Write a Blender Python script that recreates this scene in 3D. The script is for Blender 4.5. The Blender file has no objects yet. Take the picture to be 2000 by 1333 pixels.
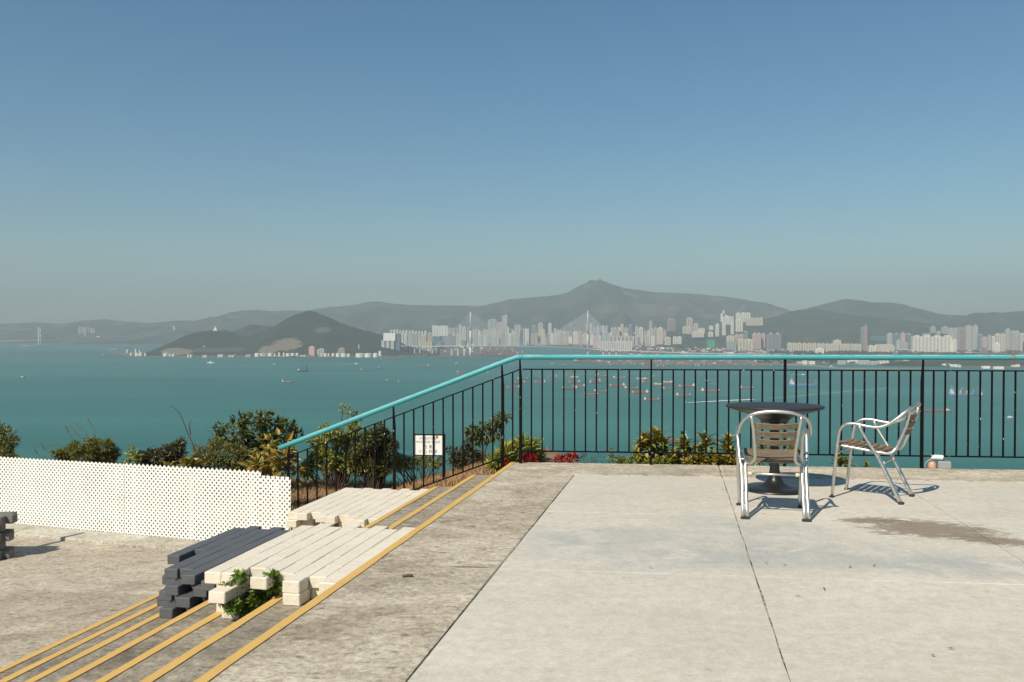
import bpy, bmesh, math, random
from mathutils import Vector, Matrix, noise
R = math.radians
C = bpy.context.scene.collection
rng = random.Random(7)

# ------------------------------------------------------------------ camera, sky, sun, exposure
F = 1620.0                      # focal length in photograph pixels (2000 wide)
EYE = 1.23                      # eye above the terrace
SEA = EYE - 190.0               # the hilltop terrace is 190 m above the sea
SLOPE = 0.0222                  # the terrace drains gently away from the camera
PITCH = math.atan(26.5 / F)

scene = bpy.context.scene
cam_d = bpy.data.cameras.new('camera')
cam = bpy.data.objects.new('camera', cam_d)
C.objects.link(cam)
cam.location = (0, 0, EYE)
cam.rotation_euler = (R(90) - PITCH, 0, 0)
cam_d.sensor_width = 36
cam_d.lens = 36 * F / 2000
cam_d.clip_start = 0.05
cam_d.clip_end = 80000
scene.camera = cam

SUN = Vector((-0.424, -0.549, 0.72)).normalized()
world = bpy.data.worlds.new('World')
scene.world = world
world.use_nodes = True
wn, wl = world.node_tree.nodes, world.node_tree.links
wn.clear()
sky = wn.new('ShaderNodeTexSky')
sky.sky_type = 'NISHITA'
sky.sun_disc = False
sky.sun_elevation = math.asin(SUN.z)
sky.sun_rotation = math.atan2(SUN.x, SUN.y)
sky.altitude = 0
sky.air_density = 1.1
sky.dust_density = 0.6
sky.ozone_density = 1.0
bg = wn.new('ShaderNodeBackground')
bg.inputs['Strength'].default_value = 0.074
tint = wn.new('ShaderNodeMix'); tint.data_type = 'RGBA'; tint.blend_type = 'MULTIPLY'     # white balance of the air's light
tint.inputs[0].default_value = 1.0
tint.inputs[7].default_value = (0.87, 1.06, 1.10, 1)
wo = wn.new('ShaderNodeOutputWorld')
wl.new(sky.outputs[0], tint.inputs[6])
sat = wn.new('ShaderNodeHueSaturation')
sat.inputs['Saturation'].default_value = 1.2
wl.new(tint.outputs[2], sat.inputs['Color'])
wl.new(sat.outputs[0], bg.inputs['Color'])
wl.new(bg.outputs[0], wo.inputs['Surface'])

sun_d = bpy.data.lights.new('sun', 'SUN')
sun_d.energy = 5.0
sun_d.angle = R(0.5)
sun_d.color = (1.0, 0.915, 0.775)
sun = bpy.data.objects.new('sun', sun_d)
C.objects.link(sun)
sun.rotation_euler = SUN.to_track_quat('Z', 'Y').to_euler()
sun.location = (-20, -26, 40)

scene.view_settings.view_transform = 'Standard'
scene.view_settings.look = 'None'
scene.view_settings.exposure = 0.18
scene.view_settings.gamma = 1.0
scene.view_settings.use_curve_mapping = False
scene.render.engine = 'CYCLES'
scene.cycles.use_denoising = True
scene.cycles.max_bounces = 6
scene.cycles.volume_bounces = 0
scene.cycles.transparent_max_bounces = 8
HAZE_DENSITY = 1.0e-4
HAZE_COLOR = (0.625, 0.755, 0.805)

# ------------------------------------------------------------------ picture to place
CA, SA = math.cos(PITCH), math.sin(PITCH)
def ray(px, py):
    a, b = (px - 1000) / F, (py - 666.5) / F
    return Vector((a, CA - b * SA, -SA - b * CA))
def at(px, py, Y):
    d = ray(px, py)
    return Vector((0, 0, EYE)) + d * (Y / d.y)
def on_sea(px, py, z=0.0):
    d = ray(px, py)
    return Vector((0, 0, EYE)) + d * ((SEA + z - EYE) / d.z)
def on_ter(px, py, h=0.0):                       # point of the sloping terrace plane lifted by h
    d = ray(px, py)
    t = (h - EYE) / (d.z + SLOPE * d.y)
    return Vector((0, 0, EYE)) + d * t
TH = R(11.4)                                     # the steps and joints run this far right of straight ahead
NRM = Vector((0, SLOPE, 1)).normalized()
D_AX = Vector((math.sin(TH), math.cos(TH), -SLOPE * math.cos(TH))).normalized()
N_AX = D_AX.cross(NRM).normalized()
MT = Matrix(((N_AX.x, D_AX.x, NRM.x, 0), (N_AX.y, D_AX.y, NRM.y, 0), (N_AX.z, D_AX.z, NRM.z, 0), (0, 0, 0, 1)))
MTI = MT.inverted()
def uv(px, py, h=0.0):
    p = MTI @ on_ter(px, py, h)
    return p.x, p.y
def tz(x, y, h=0.0):
    return h - SLOPE * y

# ------------------------------------------------------------------ mesh helpers
class MB:
    def __init__(s):
        s.v, s.f, s.sm = [], [], []
    def add(s, vs, fs, smooth=False, M=None):
        o = len(s.v)
        s.v += [tuple(M @ Vector(p)) if M is not None else tuple(p) for p in vs]
        s.f += [tuple(i + o for i in f) for f in fs]
        s.sm += [smooth] * len(fs)
        return s
    def box(s, x0, x1, y0, y1, z0, z1, M=None):
        vs = [(x0, y0, z0), (x1, y0, z0), (x1, y1, z0), (x0, y1, z0), (x0, y0, z1), (x1, y0, z1), (x1, y1, z1), (x0, y1, z1)]
        return s.add(vs, [(0, 3, 2, 1), (4, 5, 6, 7), (0, 1, 5, 4), (1, 2, 6, 5), (2, 3, 7, 6), (3, 0, 4, 7)], False, M)
    def bbox(s, x0, x1, y0, y1, z0, z1, b, M=None):      # box with a chamfer all round
        vs, fs = [], []
        lo = [(x0, x1), (y0, y1), (z0, z1)]
        idx = {}
        for cx in (0, 1):
            for cy in (0, 1):
                for cz in (0, 1):
                    c = [lo[0][cx], lo[1][cy], lo[2][cz]]
                    sg = [1 if q else -1 for q in (cx, cy, cz)]
                    for ax in range(3):
                        p = [c[k] - (sg[k] * b if k != ax else 0) for k in range(3)]
                        idx[(cx, cy, cz, ax)] = len(vs)
                        vs.append(tuple(p))
        for ax in range(3):
            a, c = [k for k in range(3) if k != ax]
            for sgn in (0, 1):
                q = []
                for (i, j) in ((0, 0), (1, 0), (1, 1), (0, 1)):
                    key = [0, 0, 0]
                    key[ax] = sgn; key[a] = i; key[c] = j
                    q.append(idx[(key[0], key[1], key[2], ax)])
                fs.append(tuple(q))
        for ax in range(3):                               # edges along ax
            a, c = [k for k in range(3) if k != ax]
            for i in (0, 1):
                for j in (0, 1):
                    k0 = [0, 0, 0]; k1 = [0, 0, 0]
                    k0[a] = k1[a] = i; k0[c] = k1[c] = j; k1[ax] = 1
                    fs.append((idx[(*k0, a)], idx[(*k1, a)], idx[(*k1, c)], idx[(*k0, c)]))
        for cx in (0, 1):
            for cy in (0, 1):
                for cz in (0, 1):
                    fs.append((idx[(cx, cy, cz, 0)], idx[(cx, cy, cz, 1)], idx[(cx, cy, cz, 2)]))
        return s.add(vs, fs, False, M)
    def tube(s, pts, r, n=10, caps=True, M=None, r2=None):
        pts = [Vector(p) for p in pts]
        vs, fs = [], []
        up = Vector((0.013, 0.021, 1)).normalized()
        prev = None
        m = len(pts)
        for i, p in enumerate(pts):
            t = (pts[min(i + 1, m - 1)] - pts[max(i - 1, 0)]).normalized()
            if prev is None:
                a = t.cross(up if abs(t.z) < 0.95 else Vector((1, 0.02, 0.01))).normalized()
            else:
                a = (prev - t * prev.dot(t)).normalized()
            prev = a
            b = t.cross(a)
            rr = r if r2 is None else r + (r2 - r) * i / (m - 1)
            for k in range(n):
                an = 2 * math.pi * k / n
                vs.append(tuple(p + a * (math.cos(an) * rr) + b * (math.sin(an) * rr)))
        for i in range(m - 1):
            for k in range(n):
                k2 = (k + 1) % n
                fs.append((i * n + k, i * n + k2, (i + 1) * n + k2, (i + 1) * n + k))
        s.add(vs, fs, True, M)
        if caps:
            o = len(s.v) - len(vs)
            s.f.append(tuple(o + k for k in range(n))[::-1]); s.sm.append(False)
            s.f.append(tuple(o + (m - 1) * n + k for k in range(n))); s.sm.append(False)
        return s
    def lathe(s, prof, n=32, M=None):
        vs, fs = [], []
        for (r, z) in prof:
            for k in range(n):
                an = 2 * math.pi * k / n
                vs.append((r * math.cos(an), r * math.sin(an), z))
        for i in range(len(prof) - 1):
            for k in range(n):
                k2 = (k + 1) % n
                fs.append((i * n + k, i * n + k2, (i + 1) * n + k2, (i + 1) * n + k))
        return s.add(vs, fs, True, M)
    def prism(s, poly, z0, z1, M=None):
        n = len(poly)
        vs = [(x, y, z0) for x, y in poly] + [(x, y, z1) for x, y in poly]
        fs = [tuple(range(n))[::-1], tuple(range(n, 2 * n))] + [(i, (i + 1) % n, n + (i + 1) % n, n + i) for i in range(n)]
        return s.add(vs, fs, False, M)
    def leaf(s, p, d, nrm, L, W, bend=0.15):
        d = d.normalized()
        side = d.cross(nrm)
        if side.length < 1e-4:
            side = d.cross(Vector((0.3, 0.5, 0.8)))
        side.normalize()
        n2 = side.cross(d)
        m = p + d * (L * 0.45)
        tip = p + d * L - n2 * (L * bend)
        lift = n2 * (W * 0.25)
        o = len(s.v)
        s.v += [tuple(p), tuple(m + side * W * 0.5 + lift), tuple(tip), tuple(m - side * W * 0.5 + lift), tuple(m)]
        s.f += [(o, o + 1, o + 4), (o + 1, o + 2, o + 4), (o + 2, o + 3, o + 4), (o + 3, o, o + 4)]
        s.sm += [False] * 4
    def mesh(s, name):
        me = bpy.data.meshes.new(name)
        me.from_pydata(s.v, [], s.f)
        me.polygons.foreach_set('use_smooth', s.sm)
        me.update()
        return me

def put(name, mb, mat, parent=None, M=None, fix=False):
    me = mb if isinstance(mb, bpy.types.Mesh) else mb.mesh(name)
    if fix:
        bm = bmesh.new(); bm.from_mesh(me)
        bmesh.ops.recalc_face_normals(bm, faces=bm.faces[:])
        bm.to_mesh(me); bm.free()
    if mat is not None and not me.materials:
        me.materials.append(mat)
    o = bpy.data.objects.new(name, me)
    C.objects.link(o)
    if parent is not None:
        o.parent = parent
    if M is not None:
        o.matrix_local = M
    return o
def tag(o, label=None, cat=None, group=None, kind=None):
    if label: o['label'] = label
    if cat: o['category'] = cat
    if group: o['group'] = group
    if kind: o['kind'] = kind
    return o
def thing(name, label, cat, M=None, group=None):
    o = bpy.data.objects.new(name, None)
    o.empty_display_size = 0.2
    C.objects.link(o)
    if M is not None:
        o.matrix_world = M
    return tag(o, label, cat, group)
def copy_tree(o, parent=None):
    kids = [k for k in o.children]
    c = o.copy(); C.objects.link(c)
    if parent is not None:
        c.parent = parent
    for k in kids:
        copy_tree(k, c)
    return c
TR = Matrix.Translation
def RZ(a): return Matrix.Rotation(a, 4, 'Z')
def spline(pts, k=6):
    P = [Vector(p) for p in pts]
    P = [P[0] * 2 - P[1]] + P + [P[-1] * 2 - P[-2]]
    out = []
    for i in range(1, len(P) - 2):
        for j in range(k):
            t = j / k
            a, b, c, d = P[i - 1], P[i], P[i + 1], P[i + 2]
            out.append(0.5 * ((2 * b) + (c - a) * t + (2 * a - 5 * b + 4 * c - d) * t * t + (3 * b - a - 3 * c + d) * t ** 3))
    out.append(P[-2])
    return out
ORD = ['first', 'second', 'third', 'fourth', 'fifth', 'sixth', 'seventh', 'eighth', 'ninth', 'tenth', 'eleventh', 'twelfth', 'thirteenth',
       'fourteenth', 'fifteenth', 'sixteenth', 'seventeenth', 'eighteenth', 'nineteenth', 'twentieth'] + \
      ['twenty ' + w for w in ('first', 'second', 'third', 'fourth', 'fifth', 'sixth', 'seventh', 'eighth', 'ninth')] + ['thirtieth'] + \
      ['thirty ' + w for w in ('first', 'second', 'third', 'fourth', 'fifth', 'sixth', 'seventh', 'eighth', 'ninth')]

# ------------------------------------------------------------------ materials
class NT:
    def __init__(s, name):
        s.m = bpy.data.materials.new(name)
        s.m.use_nodes = True
        s.n, s.l = s.m.node_tree.nodes, s.m.node_tree.links
        s.p = s.n['Principled BSDF']
        s.geo = s.n.new('ShaderNodeNewGeometry')
        s.tc = s.n.new('ShaderNodeTexCoord')
        s.pos = s.geo.outputs['Position']
        s.obj = s.tc.outputs['Object']
    def set(s, sock, v):
        if hasattr(v, 'is_linked') or isinstance(v, bpy.types.NodeSocket):
            s.l.new(v, sock)
        else:
            sock.default_value = v
    def noise(s, scale, detail=4, rough=0.55, vec=None, stretch=None, dist=0.0):
        v = vec or s.pos
        if stretch:
            mp = s.n.new('ShaderNodeMapping')
            mp.inputs['Scale'].default_value = stretch
            s.l.new(v, mp.inputs[0]); v = mp.outputs[0]
        t = s.n.new('ShaderNodeTexNoise')
        t.inputs['Scale'].default_value = scale
        t.inputs['Detail'].default_value = detail
        t.inputs['Roughness'].default_value = rough
        t.inputs['Distortion'].default_value = dist
        s.l.new(v, t.inputs['Vector'])
        return t.outputs['Fac']
    def ramp(s, fac, *stops):
        r = s.n.new('ShaderNodeValToRGB')
        e = r.color_ramp.elements
        while len(e) < len(stops): e.new(0.5)
        for el, (p, c) in zip(e, stops):
            el.position = p
            el.color = (c, c, c, 1) if not isinstance(c, tuple) else (*c, 1)
        s.l.new(fac, r.inputs[0])
        return r.outputs[0]
    def mix(s, fac, a, b, mode='MIX'):
        m = s.n.new('ShaderNodeMix')
        m.data_type = 'RGBA'; m.blend_type = mode
        s.set(m.inputs[0], fac)
        for sock, v in ((m.inputs[6], a), (m.inputs[7], b)):
            s.set(sock, (*v, 1) if isinstance(v, tuple) and len(v) == 3 else v)
        return m.outputs[2]
    def math(s, op, a, b=0.0, clamp=False):
        m = s.n.new('ShaderNodeMath'); m.operation = op; m.use_clamp = clamp
        s.set(m.inputs[0], a); s.set(m.inputs[1], b)
        return m.outputs[0]
    def ellipse(s, c, rot, sx, sy, sz=50.0, vec=None):      # 1 in the middle, 0 at the rim
        mp = s.n.new('ShaderNodeMapping'); mp.vector_type = 'TEXTURE'
        mp.inputs['Location'].default_value = c
        mp.inputs['Rotation'].default_value = rot
        mp.inputs['Scale'].default_value = (sx, sy, sz)
        s.l.new(vec or s.pos, mp.inputs[0])
        ln = s.n.new('ShaderNodeVectorMath'); ln.operation = 'LENGTH'
        s.l.new(mp.outputs[0], ln.inputs[0])
        return s.math('SUBTRACT', 1.0, ln.outputs['Value'], True)
    def bump(s, h, strength=0.3, dist=0.01):
        b = s.n.new('ShaderNodeBump')
        b.inputs['Strength'].default_value = strength
        b.inputs['Distance'].default_value = dist
        s.l.new(h, b.inputs['Height'])
        s.l.new(b.outputs[0], s.p.inputs['Normal'])
    def done(s, col, rough=0.8, metal=0.0, spec=0.4):
        s.set(s.p.inputs['Base Color'], (*col, 1) if isinstance(col, tuple) else col)
        s.set(s.p.inputs['Roughness'], rough)
        s.p.inputs['Metallic'].default_value = metal
        s.p.inputs['Specular IOR Level'].default_value = spec
        return s.m

def m_plain(name, col, rough=0.7, metal=0.0, var=0.12, scale=3.0, vec=None, spec=0.4):
    t = NT(name)
    f = t.noise(scale, 4, 0.6, vec or t.pos)
    c = t.mix(f, tuple(x * (1 - var) for x in col), tuple(min(1, x * (1 + var)) for x in col))
    return t.done(c, rough, metal, spec)

def concrete_pale():
    t = NT('pale_concrete')
    big = t.noise(0.55, 3, 0.5)
    mid = t.noise(2.2, 5, 0.6, stretch=(0.6, 1.4, 1), dist=0.6)
    fine = t.noise(60, 4, 0.7)
    c = t.mix(t.ramp(big, (0.35, 0.0), (0.68, 1.0)), (0.575, 0.528, 0.448), (0.655, 0.603, 0.52))
    c = t.mix(t.math('MULTIPLY', t.ramp(mid, (0.42, 0.0), (0.72, 1.0)), 0.38), c, (0.43, 0.415, 0.36))
    # cool cement-grey tints in the middle bay
    for (px, py, sx, sy, k) in ((1310, 1072, 1.15, 0.62, 1.0), (1170, 1045, 0.6, 0.4, 0.7), (1930, 1110, 1.0, 0.32, 0.95), (1640, 1085, 1.0, 0.45, 0.7), (1500, 1035, 0.8, 0.35, 0.6),
                                (1420, 1020, 0.6, 0.35, 0.4), (1880, 1000, 0.7, 0.3, 0.35)):
        p = on_ter(px, py)
        e = t.ellipse(p, (0, 0, -0.1), sx, sy)
        k2 = t.math('MULTIPLY', t.ramp(e, (0.0, 0.0), (0.55, 1.0)), t.ramp(t.noise(2.6, 5, 0.65, dist=0.8), (0.33, 0.0), (0.62, 1.0)))
        c = t.mix(t.math('MULTIPLY', k2, k), c, (0.395, 0.41, 0.39))
    # dried brown spill by the second chair
    n = t.noise(8.5, 8, 0.8, stretch=(0.9, 2.6, 1), dist=0.9)
    for (px, py, sx, sy, rot) in ((1815, 1034, 0.62, 0.46, -0.2), (1705, 1017, 0.36, 0.17, -0.05), (1940, 1055, 0.40, 0.20, -0.5)):
        e = t.ellipse(on_ter(px, py), (0, 0, rot), sx, sy)
        k = t.math('ADD', t.math('MULTIPLY', e, 0.42), n)
        c = t.mix(t.math('MULTIPLY', t.ramp(k, (0.63, 0.0), (0.665, 0.8), (0.78, 1.0)), t.ramp(e, (0.0, 0.0), (0.14, 0.9))), c, (0.20, 0.155, 0.11))
    # ring stain
    e = t.ellipse(on_ter(1500, 1073), (0, 0, 0.0), 0.135, 0.075)
    ring = t.ramp(t.math('ADD', e, t.math('MULTIPLY', t.noise(18, 3), 0.18)), (0.05, 0.0), (0.16, 1.0), (0.3, 0.9), (0.42, 0.0))
    c = t.mix(t.math('MULTIPLY', ring, 0.5), c, (0.33, 0.29, 0.20))
    sp = t.ramp(t.noise(9, 2, 0.5), (0.74, 0.0), (0.78, 1.0))
    c = t.mix(t.math('MULTIPLY', sp, 0.55), c, (0.33, 0.22, 0.12))
    c = t.mix(0.35, c, t.ramp(fine, (0.3, 0.36), (0.7, 0.68)), 'OVERLAY')
    t.bump(t.math('ADD', fine, t.math('MULTIPLY', mid, 2.0)), 0.25, 0.006)
    return t.done(c, 0.85, 0, 0.25)

def concrete_old(name, dark=(0.33, 0.28, 0.205), light=(0.68, 0.60, 0.465), k=(0.36, 0.62)):
    t = NT(name)
    a = t.noise(1.1, 6, 0.68, stretch=(1.0, 1.7, 1), dist=0.8)
    b = t.noise(7, 8, 0.78, stretch=(0.9, 1.35, 1), dist=0.8)
    fine = t.noise(32, 7, 0.85)
    f = t.math('ADD', t.math('MULTIPLY', a, 0.5), t.math('MULTIPLY', b, 0.5))
    c = t.mix(t.ramp(f, (k[0], 0.0), (k[1], 1.0)), dark, light)
    big = t.noise(0.9, 5, 0.62, stretch=(1, 1.3, 1), dist=1.0)
    c = t.mix(t.math('MULTIPLY', t.ramp(big, (0.46, 0.0), (0.60, 1.0)), 0.5), c, t.mix(t.ramp(b, (0.35, 0.0), (0.65, 1.0)), (0.185, 0.14, 0.095), (0.46, 0.39, 0.285)))
    e_ = t.ellipse(on_ter(915, 1108), (0, 0, -0.12), 0.19, 0.022)
    c = t.mix(t.math('MULTIPLY', t.ramp(t.math('ADD', t.math('MULTIPLY', e_, 0.5), b), (0.62, 0.0), (0.72, 1.0)), t.ramp(e_, (0.0, 0.0), (0.2, 0.75))), c, (0.17, 0.115, 0.065))
    crack = t.ramp(t.noise(13, 6, 0.75, stretch=(0.8, 1.5, 1)), (0.55, 0.0), (0.67, 1.0))
    c = t.mix(t.math('MULTIPLY', crack, 0.8), c, (0.11, 0.09, 0.065))
    lt = t.ramp(t.noise(9, 7, 0.75, stretch=(0.8, 1.4, 1), dist=0.6), (0.55, 0.0), (0.70, 1.0))
    c = t.mix(t.math('MULTIPLY', lt, 0.7), c, (0.55, 0.50, 0.41))
    c = t.mix(0.8, c, t.ramp(fine, (0.32, 0.2), (0.68, 0.8)), 'OVERLAY')
    t.bump(t.math('ADD', t.math('MULTIPLY', fine, 1.0), t.math('MULTIPLY', b, 1.6)), 0.6, 0.012)
    return t.done(c, 0.9, 0, 0.2)

def m_paint(name, col, worn, amount=0.62, scale=9, rough=0.6, grain=40, bump=0.3):
    t = NT(name)
    n = t.noise(scale, 8, 0.78)
    c = t.mix(t.noise(4, 6, 0.7), tuple(x * 0.78 for x in col), tuple(min(1, x * 1.12) for x in col))
    c = t.mix(t.ramp(n, (amount, 0.0), (amount + 0.09, 1.0)), c, worn)
    t.bump(t.noise(grain, 5, 0.7), bump, 0.006)
    return t.done(c, rough, 0, 0.35)

def m_leaf(name, cols, rough=0.45, trans=0.25):
    t = NT(name)
    r = t.geo.outputs['Random Per Island']
    n = len(cols)
    c = t.ramp(r, *[(i / max(1, n - 1), cc) for i, cc in enumerate(cols)])
    t.done(c, rough, 0, 0.45)
    tl = t.n.new('ShaderNodeBsdfTranslucent')
    t.l.new(t.mix(1.0, c, (1.0, 1.0, 0.5), 'MULTIPLY'), tl.inputs[0])
    mx = t.n.new('ShaderNodeMixShader'); mx.inputs[0].default_value = trans
    t.l.new(t.p.outputs[0], mx.inputs[1]); t.l.new(tl.outputs[0], mx.inputs[2])
    t.l.new(mx.outputs[0], t.n['Material Output'].inputs[0])
    return t.m
def m_leaf_obj(name, cols, trans=0.25):
    m = m_leaf(name, cols, 0.38, trans)
    nt = m.node_tree
    oi = nt.nodes.new('ShaderNodeObjectInfo')
    for l in list(nt.links):
        if l.from_socket.name == 'Random Per Island':
            to = l.to_socket; nt.links.remove(l); nt.links.new(oi.outputs['Random'], to)
    return m

def m_chip(name, col, chip, th=0.7, scale=35, rough=0.45, spec=0.5):
    t = NT(name)
    n = t.noise(scale, 3, 0.6, stretch=(1, 1, 0.5))
    c = t.mix(t.ramp(n, (th, 0.0), (th + 0.03, 1.0)), col, chip)
    return t.done(c, rough, 0, spec)

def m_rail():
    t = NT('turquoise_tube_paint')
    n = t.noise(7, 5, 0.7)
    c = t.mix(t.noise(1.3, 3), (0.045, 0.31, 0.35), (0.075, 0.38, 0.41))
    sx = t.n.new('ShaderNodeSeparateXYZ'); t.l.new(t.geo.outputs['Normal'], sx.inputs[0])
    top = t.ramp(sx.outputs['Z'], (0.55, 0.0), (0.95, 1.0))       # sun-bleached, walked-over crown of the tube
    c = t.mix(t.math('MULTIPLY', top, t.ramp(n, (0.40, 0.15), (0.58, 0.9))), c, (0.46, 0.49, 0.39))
    c = t.mix(t.ramp(t.noise(11, 4, 0.65), (0.66, 0.0), (0.69, 1.0)), c, (0.25, 0.18, 0.11))
    return t.done(c, 0.45, 0, 0.35)

def m_metal():
    t = NT('brushed_aluminium')
    c = t.mix(t.noise(14, 4), (0.55, 0.53, 0.49), (0.74, 0.72, 0.68))
    return t.done(c, t.ramp(t.noise(25, 4), (0.3, 0.34), (0.7, 0.52)), 1.0, 0.5)

def m_wood():
    t = NT('weathered_slat_wood')
    g = t.noise(10, 6, 0.7, t.obj, (1, 14, 14))
    c = t.mix(t.ramp(g, (0.3, 0.0), (0.7, 1.0)), (0.07, 0.052, 0.033), (0.31, 0.235, 0.155))
    t.bump(g, 0.5, 0.004)
    return t.done(c, 0.85, 0, 0.2)

def m_sea():
    t = NT('sea_water')
    big = t.noise(0.0011, 4, 0.6, stretch=(0.35, 1, 1))
    band = t.noise(0.004, 5, 0.6, stretch=(0.12, 1, 1), dist=0.5)
    f = t.math('ADD', t.math('MULTIPLY', big, 0.55), t.math('MULTIPLY', band, 0.45))
    c = t.mix(t.ramp(f, (0.38, 0.0), (0.62, 1.0)), (0.013, 0.108, 0.096), (0.036, 0.168, 0.142))
    w = t.noise(0.11, 6, 0.65, stretch=(0.7, 1.0, 1))
    t.bump(t.math('ADD', w, t.math('MULTIPLY', band, 2.0)), 0.55, 3.0)
    m = t.done(c, 0.42, 0, 0.22)
    t.p.inputs['IOR'].default_value = 1.33
    return m

def m_hill(name, c0, c1, c2, sc=0.004, scars=()):
    t = NT(name)
    n = t.noise(sc, 7, 0.68)
    n2 = t.noise(sc * 7, 5, 0.7)
    f = t.math('ADD', t.math('MULTIPLY', n, 0.6), t.math('MULTIPLY', n2, 0.4))
    c = t.mix(t.ramp(f, (0.38, 0.0), (0.6, 1.0)), c0, c1)
    c = t.mix(t.math('MULTIPLY', t.ramp(t.noise(sc * 1.7, 5, 0.6), (0.55, 0.0), (0.75, 1.0)), 0.7), c, c2)
    for (cx, cy, cz, sx, sy, sz, col, k) in scars:
        e = t.ellipse((cx, cy, cz), (0, 0, 0), sx, sy, sz)
        kk = t.math('ADD', e, t.math('MULTIPLY', t.math('SUBTRACT', t.noise(sc * 4, 6, 0.75), 0.5), t.math('MULTIPLY', t.math('MULTIPLY', e, 4.0, True), 1.7)))
        c = t.mix(t.math('MULTIPLY', t.ramp(kk, (0.10, 0.0), (0.22, 1.0)), k), c, t.mix(n2, tuple(x * 0.75 for x in col), tuple(x * 1.2 for x in col)))
    return t.done(c, 0.95, 0, 0.1)

M = {}
M['pale'] = concrete_pale()
M['old'] = concrete_old('weathered_concrete')
M['step'] = concrete_old('step_concrete', (0.14, 0.12, 0.09), (0.42, 0.365, 0.28))
M['plaza'] = concrete_old('lower_yard_concrete', (0.33, 0.285, 0.215), (0.60, 0.525, 0.41), (0.34, 0.64))
M['kerb'] = concrete_old('kerb_concrete', (0.36, 0.34, 0.29), (0.58, 0.54, 0.45), (0.25, 0.6))
t_ = NT('joint_dirt')
M['joint'] = t_.done(t_.mix(t_.ramp(t_.noise(7, 4, 0.7), (0.42, 0.0), (0.56, 1.0)), (0.03, 0.025, 0.02), (0.40, 0.33, 0.24)), 0.95)
M['yellow'] = m_paint('yellow_stripe_paint', (0.66, 0.415, 0.125), (0.36, 0.28, 0.16), 0.60, 16, 0.75, 60)
M['white_brick'] = m_paint('white_brick_paint', (0.75, 0.675, 0.545), (0.50, 0.41, 0.30), 0.60, 9, 0.8, 40, 0.9)
M['black_brick'] = m_paint('slate_brick_paint', (0.108, 0.112, 0.117), (0.27, 0.26, 0.25), 0.73, 16, 0.55, 45, 0.5)
M['grey_brick'] = m_paint('bare_grey_brick', (0.19, 0.178, 0.158), (0.2, 0.17, 0.14), 0.6, 14, 0.9, 45, 0.6)  # bare grey brick, its colour darkened to stand in for shade on the stack
M['lattice'] = m_paint('white_lattice_plastic', (0.83, 0.81, 0.765), (0.55, 0.47, 0.33), 0.76, 5, 0.5, 50, 0.05)
M['rail'] = m_rail()
M['iron'] = m_chip('black_iron_paint', (0.006, 0.005, 0.0045), (0.62, 0.6, 0.54), 0.69, 30, 0.5, 0.12)
M['alu'] = m_metal()
M['wood'] = m_wood()
M['cap'] = m_plain('cream_plastic', (0.66, 0.58, 0.38), 0.5)
M['rubber'] = m_plain('dark_rubber', (0.03, 0.03, 0.03), 0.8)
M['tabletop'] = m_paint('dark_table_paint', (0.03, 0.03, 0.029), (0.12, 0.11, 0.09), 0.68, 20, 0.5, 50, 0.1)
M['tablebase'] = m_paint('dark_iron_table_base', (0.02, 0.019, 0.017), (0.16, 0.12, 0.075), 0.64, 14, 0.32, 50, 0.1)
M['sign'] = m_paint('sign_white', (0.80, 0.79, 0.74), (0.62, 0.5, 0.33), 0.78, 8, 0.5, 50, 0.05)
M['ink'] = m_plain('sign_ink', (0.23, 0.22, 0.24), 0.7)
M['rust'] = m_plain('sign_rust', (0.42, 0.17, 0.05), 0.9, scale=30)
M['frame'] = m_plain('sign_frame_iron', (0.022, 0.014, 0.011), 0.6)
M['sea'] = m_sea()
M['white_lamp'] = m_plain('white_lamp_enamel', (0.8, 0.78, 0.72), 0.4)
M['galv'] = m_plain('galvanised_grey', (0.36, 0.36, 0.36), 0.5, 0.3)
M['amber'] = m_plain('amber_glass', (0.50, 0.31, 0.19), 0.3)
M['maroon'] = m_plain('maroon_post_paint', (0.10, 0.035, 0.04), 0.5)
M['bark'] = m_plain('bark', (0.085, 0.062, 0.042), 0.95, scale=20)
M['twig'] = m_plain('dry_twig', (0.10, 0.085, 0.07), 0.95)
M['soil'] = m_plain('dry_soil', (0.24, 0.155, 0.09), 0.95, var=0.4, scale=9)
M['drygrass'] = m_leaf('dry_grass', [(0.24, 0.11, 0.05), (0.46, 0.29, 0.14), (0.60, 0.43, 0.22), (0.32, 0.17, 0.08), (0.40, 0.20, 0.10)], 0.8, 0.3)
M['grass2'] = m_leaf('greening_grass', [(0.10, 0.12, 0.025), (0.22, 0.17, 0.05), (0.16, 0.16, 0.04)], 0.8, 0.3)
M['l_dark'] = m_leaf('dark_shrub_leaf', [(0.036, 0.06, 0.013), (0.088, 0.112, 0.022), (0.19, 0.17, 0.04), (0.056, 0.08, 0.018)])
M['l_bright'] = m_leaf('bright_shrub_leaf', [(0.085, 0.14, 0.02), (0.30, 0.31, 0.05), (0.44, 0.40, 0.085), (0.15, 0.21, 0.034)])
M['l_olive'] = m_leaf('olive_shrub_leaf', [(0.15, 0.15, 0.028), (0.26, 0.23, 0.045), (0.11, 0.13, 0.024), (0.32, 0.26, 0.06)])
M['l_red'] = m_leaf('reddish_shrub_leaf', [(0.045, 0.06, 0.02), (0.095, 0.065, 0.032), (0.07, 0.09, 0.025), (0.17, 0.14, 0.08)])
M['l_yellow'] = m_leaf('yellowing_leaf', [(0.20, 0.19, 0.03), (0.36, 0.30, 0.06), (0.42, 0.25, 0.06), (0.12, 0.14, 0.025)])
M['l_weed'] = m_leaf('weed_leaf', [(0.08, 0.15, 0.02), (0.21, 0.29, 0.05), (0.14, 0.21, 0.035)])
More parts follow.
